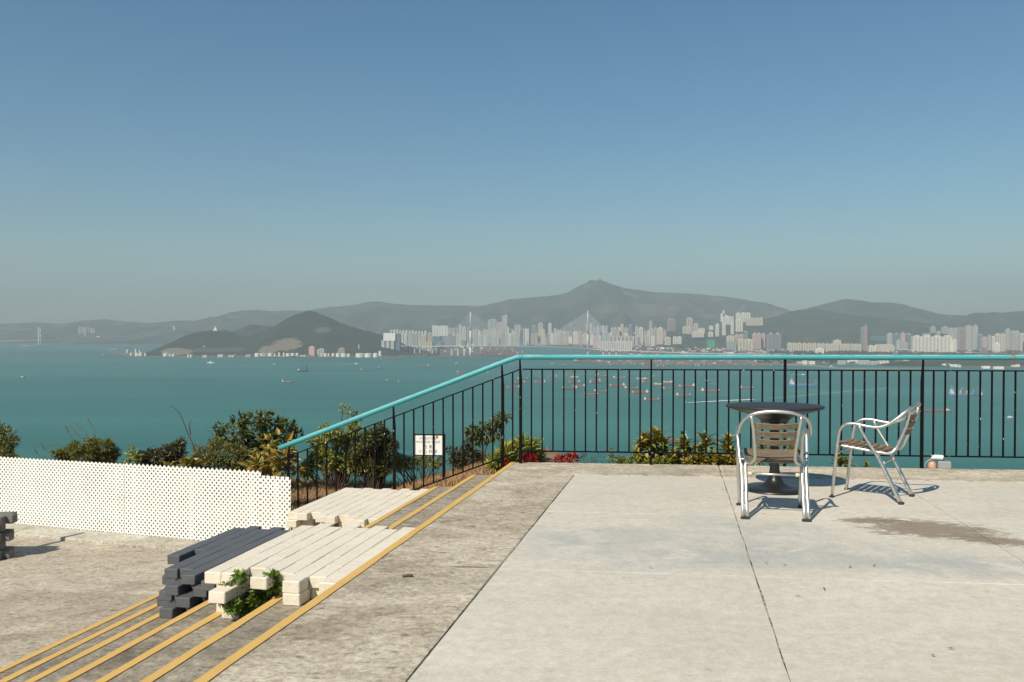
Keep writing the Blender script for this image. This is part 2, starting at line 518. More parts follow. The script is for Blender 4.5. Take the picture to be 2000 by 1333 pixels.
M['l_rosette'] = m_leaf_obj('rosette_leaf', [(0.14, 0.17, 0.022), (0.30, 0.29, 0.045), (0.48, 0.39, 0.08), (0.55, 0.36, 0.10), (0.20, 0.22, 0.03), (0.36, 0.34, 0.055)])
M['l_flower'] = m_leaf('red_flower_bract', [(0.34, 0.014, 0.014), (0.50, 0.035, 0.025), (0.24, 0.01, 0.012)])
M['plume'] = m_leaf('seed_plume', [(0.30, 0.22, 0.15), (0.40, 0.31, 0.22), (0.24, 0.16, 0.11)], 0.9, 0.4)
M['hillside'] = m_hill('scrub_hillside', (0.03, 0.045, 0.014), (0.08, 0.085, 0.03), (0.15, 0.11, 0.05), 0.06)

# ================================================================== THE SETTING
# ------------------------------------------------------------------ sea
def grid_mesh(xs, ys, zf):
    mb = MB()
    nx = len(xs)
    vs = [(x, y, zf(x, y)) for y in ys for x in xs]
    fs = [(j * nx + i, j * nx + i + 1, (j + 1) * nx + i + 1, (j + 1) * nx + i) for j in range(len(ys) - 1) for i in range(nx - 1)]
    return mb.add(vs, fs, True)
sea = put('sea', grid_mesh([-14500 + 1000 * i for i in range(30)], [-4000 + 1000 * i for i in range(21)], lambda x, y: SEA), M['sea'])
tag(sea, kind='structure')

# ------------------------------------------------------------------ the hill the terrace stands on
def edge_y(x):
    t = min(1, max(0, (x + 1.4) / 1.8))
    t = t * t * (3 - 2 * t)
    return 13.2 * (1 - t) + 9.6 * t
def hill_z(x, y):
    d = max(y - edge_y(x), abs(x) - 26, -y - 32, 0)
    nz = noise.fractal(Vector((x * 0.03, y * 0.03, 3.1)), 1.0, 2.0, 5)
    base = -1.75 if y < 9.9 and abs(x) < 24 else -1.55
    if x > 0.2: base = -0.75 if y > 9.3 else -1.6
    z = base - SLOPE * min(20, max(-32, y)) - 0.66 * d + nz * min(6.0, d * 0.10)
    return max(z, SEA - 25)
ax = [math.copysign(26 * abs(i / 26) + 440 * max(0, abs(i / 60) - 0.3) ** 1.7, i) for i in range(-80, 81)]
ay = [8 + (math.copysign(1, j) * (22 * abs(j / 34) + 460 * max(0, abs(j / 60) - 0.35) ** 1.7)) for j in range(-80, 81)]
tag(put('hillside', grid_mesh(ax, ay, hill_z), M['hillside']), kind='structure')

# ------------------------------------------------------------------ terrace, slabs, steps, lower yard
ST_U, ST_P, ST_H = -1.735, 0.40, 0.13            # first nosing, tread, riser
def v_far(u): return 8.60 + 0.088 * (u + 1.61)
def v_end(u): return 8.60 + 0.20 * (u + 1.61) + 0.02
def jitter_line(a, b, amp, step=0.12, seed=0):
    a, b = Vector(a), Vector(b)
    n = max(1, int((b - a).length / step))
    nr = Vector((-(b - a).y, (b - a).x)).normalized()
    out = []
    for i in range(n):
        t = i / n
        p = a + (b - a) * t
        j = 0 if i == 0 else amp * noise.fractal(Vector((p.x * 3.1, p.y * 3.1, seed)), 1.0, 2.0, 4)
        out.append(tuple(p + nr * j))
    return out
def slab_mb(corners, z0, z1, amp=0.004, ch=0.004, seed=0):
    poly = []
    for i in range(len(corners)):
        poly += jitter_line(corners[i], corners[(i + 1) % len(corners)], amp, 0.14, seed + i * 7)
    cx = sum(p[0] for p in poly) / len(poly); cy = sum(p[1] for p in poly) / len(poly)
    def inset(p):
        d = Vector((cx - p[0], cy - p[1])); L = d.length
        return (p[0] + d.x / L * ch * 1.4, p[1] + d.y / L * ch * 1.4)
    n = len(poly)
    mb = MB()
    vs = [(x, y, z0) for x, y in poly] + [(x, y, z1 - ch) for x, y in poly] + [(*inset(p), z1) for p in poly]
    fs = [tuple(range(2 * n, 3 * n))]
    for i in range(n):
        k = (i + 1) % n
        fs += [(i, k, n + k, n + i), (n + i, n + k, 2 * n + k, 2 * n + i)]
    return mb.add(vs, fs)

ter_mb = MB().prism([(ST_U + 0.02, -7), (9.5, -7), (9.5, v_far(9.5) - 0.02), (ST_U + 0.02, v_far(ST_U) - 0.02)], -1.4, -0.0075)
terrace = put('terrace', ter_mb, M['joint'], None, MT)
tag(terrace, kind='structure')
us = [-0.976, 0.404, 1.93, 3.42, 4.92, 6.42, 7.92]
vs0 = [-5.4, -3.75, -2.1, -0.5, 1.15, 2.80, 4.455, 6.07, 7.86]
def vj(v, u): return v + 0.085 * (u + 0.976)
g1, g2 = 0.0032, 0.0012
for i in range(len(us) - 1):
    for j in range(len(vs0) - 1):
        a, b, c, d = us[i] + g1, us[i + 1] - g1, vs0[j], vs0[j + 1]
        put('slab', slab_mb([(a, vj(c, a) + g2), (b, vj(c, b) + g2), (b, vj(d, b) - g2), (a, vj(d, a) - g2)], -0.05, 0.0, 0.005, 0.002, i * 31 + j), M['pale'], terrace)
# older rougher strips: along the steps and along the far edge
for (v0, v1) in ((-6.9, 1.9), (1.9, vj(7.86, -0.976) + 0.01)):
    put('slab', slab_mb([(ST_U, v0), (us[0] - g1, v0), (us[0] - g1, v1), (ST_U, v1)], -0.05, 0.001, 0.003, 0.006, 5), M['old'], terrace)
ends = [ST_U] + [us[1]] + [us[3]] + [9.4]
for i in range(3):
    a, b = ends[i] + (g1 if i else 0), ends[i + 1] - g1
    c = vj(7.86, a) + 0.014
    put('slab', slab_mb([(a, vj(7.86, a) + 0.016), (b, vj(7.86, b) + 0.016), (b, v_far(b)), (a, v_far(a))], -0.09, 0.002, 0.006, 0.01, 77 + i), M['old'], terrace)
def stripe_mb(u, v0, v1, h, seed, w=0.053):
    l = jitter_line((u + 0.002, v0), (u + 0.002, v1), 0.003, 0.1, seed)
    r = jitter_line((u + w, v0), (u + w, v1), 0.006, 0.1, seed + 3)
    mb = MB()
    vs = [(x, y, h) for x, y in l] + [(x, y, h) for x, y in r] + [(u + 0.002, v1, h), (u + w, v1, h)]
    n = len(l)
    L = list(range(n)) + [2 * n]; Rr = list(range(n, 2 * n)) + [2 * n + 1]
    fs = [(L[i], Rr[i], Rr[i + 1], L[i + 1]) for i in range(n)]
    return mb.add(vs, fs)
put('yellow_stripe', stripe_mb(ST_U, -6.9, v_far(ST_U) - 0.01, 0.0052, 1), M['yellow'], terrace)

steps = tag(put('steps', MB().prism([(ST_U - 6 * ST_P - 0.0, -6.9), (ST_U, -6.9), (ST_U, v_end(ST_U) - 0.3), (ST_U - 6 * ST_P, v_end(ST_U - 2.4) - 0.3)], -1.35, -1.0), M['step'], None, MT),
            'flight of wide concrete steps with yellow edge stripes going down to the yard', 'steps')
for k in range(1, 7):
    u1, u0 = ST_U - (k - 1) * ST_P - 0.001, ST_U - k * ST_P
    st = put('step', slab_mb([(u0, -6.9), (u1, -6.9), (u1, v_end(u1)), (u0, v_end(u0))], -0.98, -ST_H * k, 0.003, 0.008, k * 13), M['step'], steps)
    put('yellow_stripe', stripe_mb(u0, -6.8, v_end(u0) - 0.01, -ST_H * k + 0.0045, k * 5), M['yellow'], st)
YARD_H = -0.91
U7 = ST_U - 6 * ST_P
La = MTI @ on_ter(-160, 1012, YARD_H); Lb = MTI @ on_ter(566, 1079, YARD_H)      # foot of the lattice
yard = put('yard', slab_mb([(-15, -8), (U7 - 0.002, -8), (U7 - 0.002, Lb.y), (La.x, La.y - 0.0), (-15, La.y + 0.8)], -1.5, YARD_H, 0.0, 0.005, 3), M['plaza'], None, MT)
tag(yard, kind='structure')
dl = (Lb - La); dl.z = 0; dl.normalize()
nl = Vector((dl.y, -dl.x, 0))                                       # towards the camera
k0, k1 = La + dl * -0.5, Lb + dl * -0.02
kerb = put('kerb', slab_mb([tuple((k0 + nl * 0.36).xy), tuple((k1 + nl * 0.36).xy), tuple((k1 - nl * 0.06).xy), tuple((k0 - nl * 0.06).xy)], YARD_H - 0.1, YARD_H + 0.035, 0.006, 0.012, 9), M['kerb'], None, MT)
tag(kerb, 'low pale concrete kerb running along the foot of the white lattice', 'kerb')

# ------------------------------------------------------------------ dry grass bank beyond the steps
def bank_h(u, v):
    t = min(1, max(0, (u + 4.2) / 2.7))
    h = -0.93 + 0.85 * t
    return h - 0.03 + 0.02 * noise.noise(Vector((u * 1.5, v * 1.5, 2)))
B = [(u, v) for v in [8.2 + 0.25 * i for i in range(22)] for u in [-8 + 0.25 * i for i in range(31)]]
def bank_top(u, v):
    lim = 12.6 if u < -2.6 else 12.6 - (u + 2.6) * 1.9
    return max(0.0, v - lim)
mb = MB()
nu = 31
vs = []
for (u, v) in B:
    if v < v_end(u) + 0.05: vv = v_end(u) + 0.05
    else: vv = v
    if u < -4.15: vv = max(vv, 8.9 + (-4.15 - u) * 0.27)
    vs.append((u, vv, bank_h(u, vv) - 0.7 * bank_top(u, vv)))
fs = []
for j in range(21):
    for i in range(30):
        q = (j * nu + i, j * nu + i + 1, (j + 1) * nu + i + 1, (j + 1) * nu + i)
        if len({tuple(round(c, 3) for c in vs[k][:2]) for k in q}) == 4: fs.append(q)
mb.add(vs, fs, True)
bank = tag(put('grass_bank', mb, M['soil'], None, MT), kind='structure')
def blades(n, fu, fv, mat, seed, hh=(0.03, 0.09)):
    r = random.Random(seed); mb = MB()
    while n > 0:
        u, v = r.uniform(*fu), r.uniform(*fv)
        if v < v_end(u) + 0.1 or bank_top(u, v) > 0.7: continue
        if u < -4.1 and v < 9.0 + (-4.15 - u) * 0.27: continue
        n -= 1
        h = r.uniform(*hh); a = r.uniform(0, 6.28); ln = r.uniform(0.3, 1.3) * h
        b = Vector((u, v, bank_h(u, v) - 0.7 * bank_top(u, v)))
        t = b + Vector((math.cos(a) * ln, math.sin(a) * ln, h))
        w = Vector((-math.sin(a), math.cos(a), 0)) * r.uniform(0.003, 0.007)
        mb.add([b - w, b + w, t], [(0, 1, 2)])
    return mb
tag(put('dry_grass', blades(26000, (-7.5, -1.65), (8.5, 13.2), M['drygrass'], 5), M['drygrass'], None, MT),
    'short brown dry grass on the bank behind the stair railing', None, None, 'stuff')
tag(put('green_grass', blades(3500, (-5.2, -3.3), (8.5, 10.6), M['grass2'], 6, (0.03, 0.1)), M['grass2'], None, MT),
    'greener tufts of grass by the low end of the stair railing', None, None, 'stuff')

# ------------------------------------------------------------------ hills across the water
def interp(pts, x):
    if x <= pts[0][0]: return pts[0][1]
    for (a, b), (c, d) in zip(pts, pts[1:]):
        if x <= c:
            t = (x - a) / (c - a)
            t = t * t * (3 - 2 * t) * 0.5 + t * 0.5
            return b + (d - b) * t
    return pts[-1][1]
def ridge(name, prof, Y, front, back, mat, seed, amp=0.16, dx=70, nt=22, pw=1.15, rough=6.0):
    x0, x1 = at(prof[0][0], 640, Y).x, at(prof[-1][0], 640, Y).x
    nx = int((x1 - x0) / dx) + 1
    xs = [x0 + (x1 - x0) * i / (nx - 1) for i in range(nx)]
    ts = [-1 + i / nt for i in range(nt)] + [i / (nt // 2) for i in range(nt // 2 + 1)]
    vs = []
    for t in ts:
        y = Y + (front if t < 0 else back) * t
        for x in xs:
            row = interp(prof, 1000 + x / Y * F)
            H = max(0, at(1000, row, Y).z - SEA)
            q = 1 - abs(t)
            g = math.sin(math.pi * min(1, abs(t))) ** 0.8
            nz = noise.fractal(Vector((x / 900 + seed, y / 1100, seed * 1.7)), 1.0, 2.1, 6)
            nz2 = noise.fractal(Vector((x / 240 + seed, y / 300, seed * 0.7)), 1.0, 2.1, 4)
            rdg = 1 - abs(2 * noise.noise(Vector((x / 420 + seed * 3, y / 1500, seed)))) * 1.6
            z = H * (q ** pw) + H * amp * nz * g + H * 0.09 * nz2 * g + H * 0.15 * rdg * g + rough * noise.fractal(Vector((x / 90, seed, y / 90)), 1.0, 2.0, 3) * min(1, H / 60)
            vs.append((x, y, SEA - 2 + max(0.0, z) * (1 if q > 0 else 0)))
    n = len(xs)
    fs = [(j * n + i, j * n + i + 1, (j + 1) * n + i + 1, (j + 1) * n + i) for j in range(len(ts) - 1) for i in range(n - 1)]
    return tag(put(name, MB().add(vs, fs, True), mat), kind='structure')
GA, GB, GC = (0.008, 0.018, 0.008), (0.085, 0.085, 0.035), (0.26, 0.18, 0.11)
M['hill_far'] = m_hill('far_hill_scrub', GA, GB, GC, 0.0016, [(at(1235, 610, 11800).x, 0, at(1235, 607, 11800).z, 760, 90000, 110, (0.16, 0.12, 0.075), 0.5)])
def sc(px, py, Y, rx, ry, col, k): return (at(px, py, Y).x, 0, at(px, py, Y).z, rx / F * Y, 90000, ry / F * Y, col, k)
M['hill_island'] = m_hill('island_hill_scrub', (0.013, 0.022, 0.009), (0.033, 0.041, 0.015), (0.07, 0.06, 0.03), 0.006,
    [sc(560, 673, 5600, 34, 14, (0.20, 0.165, 0.12), 0.9), sc(530, 683, 5600, 22, 9, (0.20, 0.165, 0.12), 0.9), sc(348, 687, 5550, 38, 8, (0.24, 0.21, 0.16), 0.7), sc(640, 645, 6000, 20, 7, (0.13, 0.11, 0.06), 0.7), sc(430, 684, 5600, 60, 5, (0.16, 0.14, 0.11), 0.4)])
M['hill_near'] = m_hill('kowloon_hill_scrub', (0.014, 0.025, 0.010), (0.055, 0.062, 0.026), (0.15, 0.11, 0.065), 0.004)
ridge('far_left_hills', [(-420, 634), (-150, 636), (-60, 628), (0, 633), (75, 630), (105, 633), (130, 631), (170, 626), (205, 624), (250, 629), (290, 631), (320, 629), (350, 626), (400, 627), (440, 634), (470, 645), (520, 660)],
      12200, 2300, 900, M['hill_far'], 1.0)
ridge('far_hills', [(330, 660), (370, 642), (400, 627), (430, 620), (455, 610), (475, 606), (500, 605), (530, 608), (570, 606), (600, 607), (625, 602), (655, 599), (690, 596), (715, 590), (740, 589),
      (765, 593), (800, 596), (860, 597), (900, 597), (940, 598), (970, 591), (1000, 584), (1040, 581), (1060, 579), (1085, 577), (1105, 573), (1125, 562), (1145, 552), (1165, 548), (1182, 550), (1200, 557),
      (1225, 564), (1250, 567), (1280, 571), (1340, 573), (1400, 578), (1440, 583), (1480, 590), (1515, 598), (1545, 607), (1590, 620), (1640, 640), (1680, 660)],
      12600, 3300, 1200, M['hill_far'], 2.3)
ridge('north_east_hills', [(1480, 655), (1520, 625), (1550, 609), (1590, 599), (1620, 591), (1650, 584), (1680, 587), (1705, 591), (1740, 591), (1765, 595), (1800, 607), (1850, 615), (1880, 616), (1930, 613), (1990, 608), (2060, 600), (2160, 604), (2400, 618)],
      10800, 2300, 900, M['hill_near'], 3.9)
ridge('east_hills', [(1780, 662), (1815, 645), (1850, 630), (1875, 620), (1900, 611), (1925, 611), (1945, 610), (1975, 613), (2010, 610), (2060, 606), (2140, 612), (2300, 625), (2420, 640)],
      9500, 1500, 700, M['hill_near'], 5.2)
ridge('estate_hill', [(1270, 668), (1290, 655), (1310, 645), (1335, 642), (1370, 645), (1400, 642), (1430, 633), (1460, 628), (1485, 624), (1515, 618), (1545, 609), (1562, 605), (1585, 603), (1610, 607), (1640, 612), (1680, 617), (1730, 622), (1790, 628), (1840, 640), (1880, 655), (1920, 668)],
      8600, 1500, 800, M['hill_near'], 6.1)
ridge('island_hill', [(305, 692), (325, 684), (340, 676), (358, 662), (380, 651), (400, 646), (425, 645), (445, 648), (465, 655), (490, 655), (510, 649), (530, 640), (548, 630), (565, 621), (585, 612), (602, 606), (612, 607), (628, 613), (648, 622), (668, 632), (695, 641), (720, 647), (742, 654), (765, 664), (790, 676), (810, 687)],
      6100, 640, 900, M['hill_island'], 7.7, 0.12, 34, 20, 0.95, 7.0)
ridge('island_north_hill', [(430, 668), (460, 645), (490, 634), (520, 636), (550, 640), (600, 646), (660, 652), (700, 660)], 7300, 500, 500, M['hill_island'], 9.1, 0.12, 60, 10)
# small wooded knoll that closes the bay on the right
ridge('wooded_shore', [(1700, 713), (1740, 708), (1800, 703), (1850, 700), (1900, 700), (1960, 701), (2040, 700), (2150, 703), (2250, 712)], 4200, 210, 300, M['hill_near'], 11.4, 0.1, 30, 10)

# ------------------------------------------------------------------ flat land along the shores
M['land'] = m_hill('reclaimed_land', (0.10, 0.095, 0.08), (0.19, 0.17, 0.14), (0.045, 0.06, 0.025), 0.011)
M['quay'] = m_plain('quay_stone', (0.30, 0.26, 0.20), 0.9, scale=0.01)
def land(name, shore, back, h=3.0):
    pts = [tuple(on_sea(x, y).xy) for x, y in shore] + back
    o = put(name, MB().prism(pts, SEA - 4, SEA + h), M['land'], None, None, True)
    return tag(o, kind='structure')
land('island_shore', [(232, 694), (262, 697.5), (330, 698), (420, 699), (560, 699), (660, 698.5), (770, 698), (860, 697.5), (960, 697), (1005, 695.5), (1018, 692.5), (1012, 689), (985, 684)],
     [(-100, 7000), (-1500, 7200), (-3200, 6500)])
land('city_shore', [(905, 676.5), (1010, 677), (1100, 678.5), (1150, 685), (1172, 689), (1178, 694), (1122, 706), (1150, 709), (1190, 711), (1260, 711.5), (1300, 713), (1340, 713), (1385, 715.5), (1440, 715.5), (1500, 715), (1545, 712.5), (1600, 711.5), (1690, 712),
     (1745, 713), (1790, 714.5), (1850, 715.5), (1905, 718.5), (1960, 720), (2010, 719), (2300, 720), (2500, 715)], [(8800, 11500), (-700, 11800)])
land('far_shore', [(-500, 668), (-100, 669), (0, 668), (60, 667.5), (110, 669.5), (190, 670), (245, 671), (300, 670), (345, 668), (380, 666)], [(-3900, 13000), (-12000, 13000)])
def strip(name, pts, w, h, mat):
    P = [on_sea(x, y) for x, y in pts]
    mb = MB()
    for a, b in zip(P, P[1:]):
        d = Vector((b.x - a.x, b.y - a.y, 0)); L = d.length; an = math.atan2(d.y, d.x)
        mb.box(-1, L + 1, -w / 2, w / 2, -4, h, TR(a) @ RZ(an))
    return put(name, mb, mat)
tag(strip('breakwater', [(1478, 712.5), (1520, 713), (1560, 714), (1590, 716), (1615, 718.5), (1640, 720.6), (1690, 721), (1750, 721), (1804, 720.6)], 16, 4.5, M['quay']),
    'long curved stone breakwater closing the bay below the turquoise rail', 'breakwater')
tag(strip('rocky_islet', [(40, 675), (62, 677), (78, 676.5)], 60, 5, M['quay']), kind='structure')

# ------------------------------------------------------------------ hazy air
hz_mb = MB().box(-15500, 15500, -5000, 17500, SEA - 40, 860)
haze = put('haze', hz_mb, None)
vm = bpy.data.materials.new('hazy_air'); vm.use_nodes = True
vn = vm.node_tree.nodes; vn.clear()
pv = vn.new('ShaderNodeVolumePrincipled')
pv.inputs['Density'].default_value = HAZE_DENSITY
pv.inputs['Color'].default_value = (*HAZE_COLOR, 1)
pv.inputs['Anisotropy'].default_value = 0.0
vo = vn.new('ShaderNodeOutputMaterial')
vm.node_tree.links.new(pv.outputs[0], vo.inputs['Volume'])
haze.data.materials.append(vm)
tag(haze, 'thin pale haze over the harbour', None, None, 'stuff')

# ================================================================== NEAR OBJECTS
UP = Vector((0, 0, 1))
# ------------------------------------------------------------------ railings
def add_bar(mb, a, b, w, t, nrm):                  # flat bar between two points
    a, b = Vector(a), Vector(b)
    d = (b - a); L = d.length; d.normalize()
    s = d.cross(nrm).normalized(); n2 = s.cross(d)
    Mx = Matrix(((s.x, n2.x, d.x, a.x), (s.y, n2.y, d.y, a.y), (s.z, n2.z, d.z, a.z), (0, 0, 0, 1)))
    mb.box(-w / 2, w / 2, -t / 2, t / 2, 0, L, Mx)
    return mb
def post_mb(h, w=0.032, t=0.012, top_w=0.014, neck=0.24):      # flat post that tapers to one side under the tube
    mb = MB()
    P = [(-w / 2, 0), (w / 2, 0), (w / 2, h - neck), (-w / 2 + top_w, h), (-w / 2, h)]
    n = len(P)
    vs = [(x, -t / 2, z) for x, z in P] + [(x, t / 2, z) for x, z in P]
    fs = [tuple(range(n)), tuple(range(2 * n - 1, n - 1, -1))] + [(i, n + i, n + (i + 1) % n, (i + 1) % n) for i in range(n)]
    return mb.add(vs, fs)
RAIL_H, MID_H, BOT_H, TUBE = 1.115, 0.975, 0.115, 0.026
ca, cb = on_ter(1017, 906, 0.0), on_ter(2000, 917, 0.0)
dr = (cb - ca); dr.normalize()
yaw = math.atan2(dr.y, dr.x)
yaw2 = R(177.6)
tilt = math.asin(dr.z)
rail = thing('railing', 'straight black iron railing with turquoise top tube along the far terrace edge', 'railing', TR(ca) @ RZ(yaw))
# children use the railing frame: x along the rail, z up; the base follows the terrace slope
def rz(s): return dr.z * s
LEN = 6.6
def hgt(px, py, s):                          # height in the rail frame of a point seen at px,py, s metres along
    p = ca + dr * s
    return at(px, py, p.y).z - ca.z
S2 = (cb - ca).length
def lin(a, b): return lambda s: a + (b - a) * s / S2
zrail = lin(hgt(1017, 698, 0), hgt(2000, 698.5, S2))
zmid = lin(hgt(1017, 721.5, 0), hgt(2000, 725, S2))
zbot = lin(hgt(1017, 881, 0), hgt(2000, 893.5, S2))
RAIL_H, MID_H, BOT_H = zrail(0), zmid(0), zbot(0)
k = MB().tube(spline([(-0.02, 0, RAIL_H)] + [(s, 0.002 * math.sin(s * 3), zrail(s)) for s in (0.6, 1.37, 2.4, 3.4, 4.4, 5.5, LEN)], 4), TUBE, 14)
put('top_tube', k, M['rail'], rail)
put('middle_bar', add_bar(MB(), (0.02, 0, MID_H), (LEN, 0, zmid(LEN)), 0.028, 0.012, UP), M['iron'], rail)
put('bottom_bar', add_bar(MB(), (0.02, 0, BOT_H), (LEN, 0, zbot(LEN)), 0.028, 0.013, UP), M['iron'], rail)
bal_me = MB().box(-0.0078, 0.0078, -0.006, 0.006, 0, 1).mesh('baluster'); bal_me.materials.append(M['iron'])
SPC = 0.1122
posts = {0: 'post', 12: 'thin', 24: 'thin2', 36: 'post', 48: 'thin'}
for i in range(0, 58):
    s = i * SPC
    zb, zt = zbot(s) + 0.006, zmid(s) - 0.006
    if i in (0, 36):
        continue
    if i in (12, 24, 48):
        w = 0.017 if i == 12 else 0.026
        put('upright', add_bar(MB(), (s, -0.002, rz(s) - 0.02), (s, -0.002, zrail(s) - TUBE + 0.004), w, 0.02, Vector((0, 1, 0))), M['iron'], rail)
        continue
    o = put('baluster', bal_me, None, rail, TR((s, 0, zb)) @ Matrix.Diagonal((1, 1, zt - zb, 1)))
for i in (0, 36):
    s = i * SPC
    h = zrail(s) - rz(s) - TUBE + 0.02 + 0.03
    pm = post_mb(h)
    Mx = TR((s + 0.0, -0.004, rz(s) - 0.03))
    if i: Mx = Mx @ Matrix.Diagonal((-1, 1, 1, 1))
    put('post', pm, M['iron'], rail, Mx)
# stair railing from the same corner down to the yard
end_x = -2.395; end_y = 8.86
v2 = Vector((end_x - ca.x, end_y - ca.y, 0)); L2 = v2.length
yaw2 = math.atan2(v2.y, v2.x)
stair = thing('railing', 'sloping black stair railing with turquoise top tube beside the dry grass', 'railing', TR(ca) @ RZ(yaw2))
TOP_DROP = 0.945
def sl(s): return -TOP_DROP * max(0, s - 0.045) / (L2 - 0.045)
P = [(-0.02, 0, RAIL_H), (0.03, 0, RAIL_H - 0.002), (0.075, 0, RAIL_H + sl(0.085)), (0.2, 0, RAIL_H + sl(0.2)), (0.5, 0, RAIL_H + sl(0.5)), (1.4, 0, RAIL_H + sl(1.4)), (L2 + 0.10, 0, RAIL_H + sl(L2 + 0.10))]
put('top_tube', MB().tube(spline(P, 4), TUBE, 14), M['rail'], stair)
def sl2(s): return -TOP_DROP * s / L2
put('middle_bar', add_bar(MB(), (-0.0, 0, MID_H), (L2, 0, MID_H + sl2(L2)), 0.026, 0.012, UP), M['iron'], stair)
put('bottom_bar', add_bar(MB(), (-0.0, 0, BOT_H), (L2, 0, BOT_H + sl2(L2)), 0.028, 0.013, UP), M['iron'], stair)
n2 = 24
def s_at(i): return L2 * (i - 0.2) / (n2 - 0.2)
for i in range(1, n2):
    if i in (2, 13): continue
    s = s_at(i)
    zb, zt = BOT_H + sl2(s) + 0.006, MID_H + sl2(s) - 0.006
    put('baluster', bal_me, None, stair, TR((s, 0, zb)) @ Matrix.Diagonal((1, 1, zt - zb, 1)))
for s, dep in ((s_at(2), 0.14), (s_at(13), 0.56), (L2, 0.945)):
    h = RAIL_H + sl(s) - TUBE + 0.02
    Mx = TR((s, -0.002, -dep)) @ Matrix.Diagonal((-1, 1, 1, 1)) if s < L2 - 0.1 else TR((s, -0.002, -dep))
    put('post', post_mb(h + dep, 0.033), M['iron'], stair, Mx)
put('cable_tie', MB().box(-0.03, 0.035, 0.008, 0.014, 0, 0.008), M['lattice'], stair, TR((L2, 0, -0.34)))

# ------------------------------------------------------------------ warning sign behind the stair railing
SGY = ca.y + (ca.x - (807.5 - 1000) / F * 8.75) / (ca.x - end_x) * (end_y - ca.y) + 0.0135
sx0, sy0 = at(807.5, 890.5, SGY), at(870, 848, SGY)
sw, sh = sy0.x - sx0.x, sy0.z - sx0.z
sgn = thing('warning_sign', 'small white warning sign in a dark iron frame behind the stair railing', 'sign', TR(sx0) @ RZ(yaw2 + math.pi))
put('plate', MB().box(0.004, sw - 0.03, -0.004, 0.0, 0.012, sh - 0.014), M['sign'], sgn)
fr = MB()
fr.box(0, sw - 0.022, -0.0046, 0.012, 0, 0.012).box(0, sw - 0.022, -0.0046, 0.012, sh - 0.014, sh)
fr.box(-0.004, 0.0035, -0.0048, 0.012, -0.001, sh + 0.001).box(sw - 0.0295, sw, -0.0048, 0.02, -0.22, sh + 0.004)
put('frame', fr, M['frame'], sgn)
def text(body, x, z, size, parent, sxx=1.0):
    cu = bpy.data.curves.new('lettering', 'FONT')
    cu.body = body; cu.size = size; cu.align_x = 'CENTER'; cu.align_y = 'CENTER'; cu.extrude = 0.0004
    cu.space_character = 1.08
    t_ = bpy.data.objects.new('lettering_curve', cu)
    C.objects.link(t_)
    me = bpy.data.meshes.new_from_object(t_.evaluated_get(bpy.context.evaluated_depsgraph_get()))
    bpy.data.objects.remove(t_)
    o = bpy.data.objects.new('lettering', me)
    C.objects.link(o)
    me.materials.clear(); me.materials.append(M['ink'])
    o.parent = parent
    o.matrix_local = TR((x, -0.0052, z)) @ Matrix.Rotation(R(90), 4, 'X') @ Matrix.Diagonal((sxx, 1, 1, 1))
cx = (sw - 0.026) / 2
text('ATTENTION', cx, sh * 0.80, 0.036, sgn, 0.86)
text('MIND THE SLOPE', cx, sh * 0.635, 0.036, sgn, 0.88)
text('注 意', cx, sh * 0.41, 0.042, sgn, 0.95)
text('小 心 斜 坡', cx, sh * 0.20, 0.042, sgn, 0.95)
put('rust_stain', MB().prism([(0, 0), (0.022, 0.002), (0.027, 0.018), (0.02, 0.03), (0.004, 0.031), (-0.003, 0.014)], 0, 0.0008), M['rust'], sgn,
    TR((sw * 0.715, -0.0045, sh - 0.046)) @ Matrix.Rotation(R(90), 4, 'X'))

